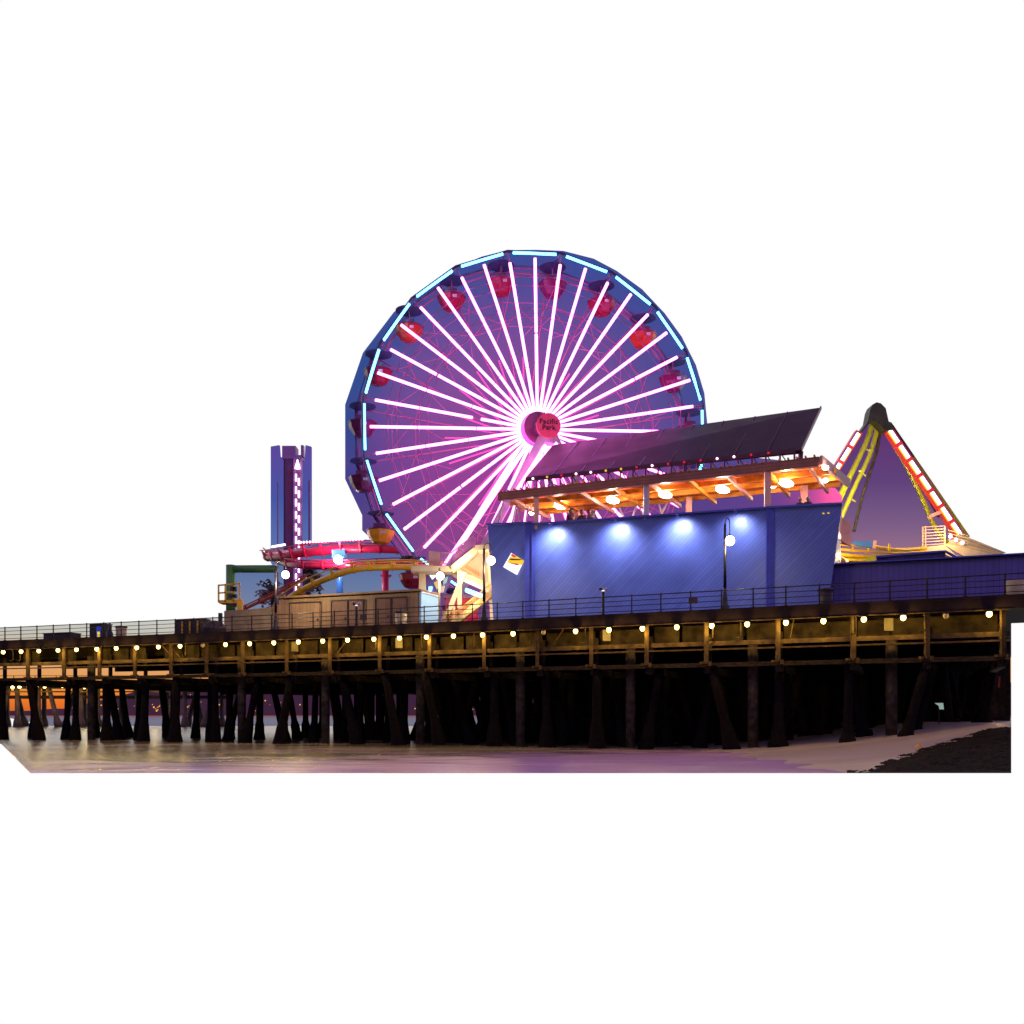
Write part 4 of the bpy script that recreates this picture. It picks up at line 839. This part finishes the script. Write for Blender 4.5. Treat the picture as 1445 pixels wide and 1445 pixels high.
# coloured board between hut and stairs
cb_ = thing('poster_board', P(613, 835, SY+1), 'blue and white picture board beside the cream column', 'board')
MB().prism([P(603, 838, SY+1), P(628, 838, SY+1), P(640, 812, SY+1), P(603, 808, SY+1)], (0, .1, 0)).build('board', 'bluelow', cb_)
for pts, m in (([(606, 812), (612, 808.5), (615, 813), (610, 818)], 'signw'), ([(605, 828), (610, 828), (609, 834), (605, 834)], 'bluen'), ([(612, 822), (620, 818), (624, 826), (616, 832)], 'cream'), ([(626, 816), (633, 812), (630, 822), (625, 826)], 'ltblue'), ([(620, 828), (628, 826), (626, 836), (618, 836)], 'steelw')):
    MB().prism([P(u, v, SY+.9) for u, v in pts], (0, .05, 0)).build('motif', m, cb_)
yb = thing('hydrant', at(632, 1.8, ZD), 'small yellow hydrant behind the rail by the stairs', 'hydrant'); b_ = at(632, 1.8, ZD)
MB().lathe([(.16, 0), (.13, .08), (.12, .6), (.15, .65), (.12, .78), (.03, .86)], b_, 12).build('body', 'yellift', yb); MB().tube(b_+Vector((-.22, 0, .5)), b_+Vector((.22, 0, .5)), .06, n=8).build('outlet', 'yellift', yb)
# ------------------------------------------------------------------ coaster peak at the right
pk = thing('coaster_hill', P(1260, 790, 78), 'steep peaked coaster track with lit red legs right of the building', 'roller coaster'); KY = 78
def pseg(name, poly, m, Y, th): return MB().prism([P(u, v, Y) for u, v in poly], (0, th, 0)).build(name, m, pk)
def leg(u0, v0, u1, v1, n, label, w_px):
    d = Vector((u1-u0, v1-v0, 0)).normalized(); nn = Vector((-d.y, d.x, 0)); L_ = Vector((u1-u0, v1-v0, 0)).length
    def q(t_, s_): return (u0+d.x*t_+nn.x*s_, v0+d.y*t_+nn.y*s_)
    w_ = w_px/2; pseg('leg', [q(0, -w_), q(L_, -w_), q(L_, w_), q(0, w_)], 'legred', KY, .6)
    for k in range(n):
        a = L_*(k+.10)/n; b = L_*(k+.88)/n
        pseg('light_bar', [q(a, -2.6), q(b, -2.6), q(b, 2.2), q(a, 2.2)], 'ledw', KY-.12, .1)
        sg = 1 if u1 > u0 else -1
        pseg('light_edge', [q(a, 2.3), q(b, 2.3), q(b, 3.8), q(a, 3.8)], 'ledy' if sg > 0 else 'ledb', KY-.1, .1); pseg('light_edge', [q(a, -4), q(b, -4), q(b, -2.7), q(a, -2.7)], 'ledb' if sg > 0 else 'ledy', KY-.1, .1)
        c_ = L_*(k+.94)/n; pseg('light_gap', [q(c_-1.6, -3.5), q(c_+1.6, -3.5), q(c_+1.6, 3.5), q(c_-1.6, 3.5)], 'ledr', KY-.08, .08)
leg(1254.5, 605, 1358, 758, 7, 'right', 10); leg(1213, 609, 1147, 716, 5, 'left', 10)
pseg('outer_rail', [(1255, 595), (1258, 596), (1369, 757), (1363, 760)], 'olive', KY+.3, .3); pseg('outer_rail', [(1258, 597), (1261, 600), (1290, 644), (1286, 642)], 'maroon', KY+.2, .2)
# peak cap
pseg('cap', [(1225, 594), (1228, 578), (1231, 571), (1237, 567.5), (1243, 569), (1250, 576), (1254, 594), (1262, 606), (1250, 608), (1240, 596), (1231, 590), (1220, 606), (1212, 612)], mat('cap_dark', (.035, .03, .018), .5, noise=.4, nscale=2), KY-.3, 1.2)
def kt(pts, r, m='olive', n=8, Y=KY+1.0, nm='track_rail'): MB().path(interp([P(u, v, Y) for u, v in pts], 30), r, n).build(nm, m, pk, smooth=True)
kt([(1232, 592), (1222, 625), (1195, 680), (1172, 722), (1160, 745)], .22); kt([(1240, 598), (1228, 640), (1205, 690), (1185, 735)], .2); kt([(1243, 600), (1236, 640), (1217, 700), (1205, 750)], .14, 'conc')
kt([(1230, 610), (1205, 665), (1180, 720)], .12); kt([(1245, 602), (1275, 650), (1300, 700), (1320, 745), (1340, 770)], .20); kt([(1249, 600), (1290, 668), (1325, 730)], .10, 'gondm', Y=KY+1.8); kt([(1233, 588), (1240, 586), (1246, 592), (1250, 604)], .18)
for u0, v0, u1, v1 in ((1218, 632, 1228, 636), (1212, 664, 1222, 672), (1196, 702, 1208, 708), (1232, 606, 1240, 602)): MB().tube(P(u0, v0, KY+.9), P(u1, v1, KY+.9), .07, n=6).build('tie', 'olive', pk)
MB().beam(P(1310, 730, KY+.2), P(1328, 722, KY+.2), .3, .3).build('bracket', 'salmon', pk); lamp('glow', P(1314, 727, KY-1), 30, (1, .7, .35), .2, parent=pk)
# steel station platform at the leg foot
sp_ = thing('coaster_platform', P(1340, 785, 76), 'pale yellow slatted platform with railings at the coaster foot', 'platform'); KP = 76
def ps(name, poly, m, Y, th): return MB().prism([P(u, v, Y) for u, v in poly], (0, th, 0)).build(name, m, sp_)
ps('deck_edge', [(1302, 779), (1304, 772), (1333, 769), (1352, 786), (1348, 790), (1330, 780)], 'cream', KP, .8)
for k in range(7):
    ps('slat', [(1333+k*3, 769-k*3.3+k), (1336+k*3, 767-k*3.3+k), (1420-(6-k)*2, 783-k*.5), (1408-(6-k)*8, 785-k*.3)], 'beige' if k % 2 else 'cream', KP+.25*k, .12)
for k in range(7): MB().beam(P(1302, 744+k*4.2, KP), P(1333, 742+k*4.2, KP), .06, .07).build('guard_rail', 'salmon', sp_)
for u in (1302, 1306, 1333): MB().beam(P(u, 743, KP), P(u, 773, KP), .09, .09).build('post', 'cream', sp_)
for k in range(4): MB().beam(P(1338, 748+k*4.5, KP+.4), P(1366, 756+k*4, KP+.4), .05, .06).build('guard_rail', 'cream', sp_)
for u, v in ((1341, 757), (1349, 762), (1358, 766)): MB().ball(P(u, v, KP+.2), .16, 8, 6).build('light', 'dots', sp_)
lamp('platform_light', P(1345, 750, KP-1.5), 380, (1, .72, .38), .3, parent=sp_)
yt = thing('station_track', P(1240, 790, 70), 'level yellow coaster track behind the low wall at right', 'coaster track')
for v0, v1, r in ((766, 778, .16), (774, 782, .11), (781, 786, .14), (787, 790, .10)): MB().path(interp([P(1172, v0, 70), P(1220, v0+4, 72), P(1265, v1-2, 74), P(1306, v1-4, 76)], 20), r, 8).build('rail', 'yellow', yt, smooth=True)
for u in (1203, 1255, 1225): MB().beam(P(u, 767, 71.5), P(u, 778, 71.5), .12, .12).build('tie', 'yellow', yt)
MB().prism([P(1175, 764, 71), P(1233, 764, 71), P(1233, 773, 71), P(1195, 767, 71)], (0, .3, 0)).build('blue_panel', 'bluep', yt); MB().beam(P(1235, 763, 70.9), P(1233, 774, 70.9), .2, .2).build('post', 'salmon', yt)
MB().ball(P(1187, 794, 68), .5, 12, 8, .8).build('cover', 'orangeb', yt, smooth=True); MB().prism([P(1173, 797, 72), P(1236, 794, 72), P(1236, 784, 72), P(1173, 786, 72)], (0, .3, 0)).build('side_panel', 'olive', yt)
lamp('track_fill', P(1212, 690, 74), 2400, (1, .86, .5), .3, parent=yt); lamp('station_light', P(1215, 782, 68), 700, (1, .70, .30), .3, parent=yt)  # unseen light over the track, added to brighten the olive rails
ep = thing('stair_tower_panel', P(1195, 768, 60), 'pale peach panel behind the right end of the blue wall', 'panel')
MB().prism([P(1187, 766, 60), P(1201, 769, 60), P(1201, 737, 60), P(1188, 731, 60)], (0, .3, 0)).build('panel', 'salmon', ep); MB().beam(P(1186, 730, 59.8), P(1178, 790, 59.8), .2, .2).build('post', 'cream', ep); MB().beam(P(1180, 755, 59.8), P(1201, 768, 59.8), .15, .3).build('base_rail', 'salmon', ep)
lamp('panel_light', P(1192, 755, 57.5), 30, (1, .7, .5), .2, parent=ep)
# ------------------------------------------------------------------ second pier far behind, seen under the deck at left
fpier = thing('far_pier', Vector((-75, 138, 0)), 'distant second pier wing with yellow lamps seen under the deck', 'pier')
FY = 138
def fl2(name, m, z0, z1, Y0, Y1, x0=-95, x1=-42): return MB().box(((x0+x1)/2, (Y0+Y1)/2, (z0+z1)/2), (x1-x0, Y1-Y0, z1-z0)).build(name, m, fpier)
fl2('deck', 'deck', 5.95, 6.6, FY, FY+8); fl2('ledger', 'beam', 5.2, 5.4, FY, FY+.3); fl2('ledger', 'timber', 4.25, 4.75, FY+1, FY+1.4); fl2('rail', 'iron', 7.65, 7.72, FY, FY+.1); fl2('rail', 'iron', 7.2, 7.26, FY, FY+.1)
random.seed(2)
for k in range(17):
    x = -93+k*3.1+random.uniform(-.5, .5)
    for r in range(2):
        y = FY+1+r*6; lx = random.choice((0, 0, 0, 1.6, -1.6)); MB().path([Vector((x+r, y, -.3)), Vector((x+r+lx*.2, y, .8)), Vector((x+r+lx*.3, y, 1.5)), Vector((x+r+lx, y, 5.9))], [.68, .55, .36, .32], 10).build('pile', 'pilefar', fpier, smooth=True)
    MB().box((x, FY, 7.1), (.09, .09, 1.2)).build('rail_post', 'iron', fpier)
f0 = None
for i, (u, v) in enumerate(((17.6, 970), (27.5, 969.5), (39.6, 969), (51.6, 969), (63, 969), (88, 968.5), (111.5, 968), (119, 970), (124.5, 968), (137, 968), (150, 967.5), (155, 970), (220.6, 969.5))):
    p = P(u, v, FY-.3); lb = 'tiny yellow lamp on the distant pier wing, %s from the left' % ordn(i)
    if f0 is None:
        f0 = thing('far_pier_lamp', p, lb, 'lamp', 'lamps on the distant pier wing'); MB().ball(p, .24, 8, 6).build('bulb', 'yel', f0); MB().box(p+Vector((0, .2, .25)), (.2, .5, .08)).build('bracket', 'beam', f0)
    else: copy_tree(f0, p, lb)
    if i % 2 == 0: lamp('far_glow', p+Vector((0, -1, -.6)), 90, (1, .7, .2), .3, parent=fpier)
# small bits under the right end
sb = thing('beach_sign', P(1325, 1015, 46), 'small pale green sign on a pole under the right end of the pier', 'sign')
MB().tube(P(1325, 1030, 46), P(1325, 992, 46), .03, n=6).build('pole', 'conc', sb); MB().prism([P(1319, 992, 45.9), P(1331, 992, 45.9), P(1332, 1001, 45.9), P(1326, 1001, 45.9), P(1325, 996, 45.9)], (0, .03, 0)).build('board', mat('pale_sign', (.45, .6, .5), .4, emit=(.6, .85, .7), es=.35), sb)
hb = thing('lit_hut', P(1408, 1010, 50), 'small lit tan kiosk glimpsed under the far right of the pier', 'kiosk')
MB().box(P(1403, 985, 50), (.8, .8, 2.0)).build('wall', 'timber', hb); MB().prism([P(1396, 973, 49.5), P(1412, 971, 49.5), P(1410, 953, 49.5), P(1397, 951, 49.5)], (0, .1, 0)).build('board', 'conc', hb)
MB().prism([P(1408, 970, 49.4), P(1411, 970, 49.4), P(1412, 954, 49.4), P(1410, 954, 49.4)], (0, .06, 0)).build('lit_strip', 'redd', hb)
lamp('kiosk_light', P(1405, 975, 47.5), 14, (1, .55, .25), .1, parent=hb)
# yellow beach ball-like marker on the sand
yb2 = thing('marker_cone', P(1296, 1054, 38), 'tiny yellow marker on the wet sand at right', 'marker'); MB().lathe([(.14, 0), (.13, .05), (.05, .12), (.01, .14)], P(1296, 1055, 36), 10).build('body', 'yellift', yb2)
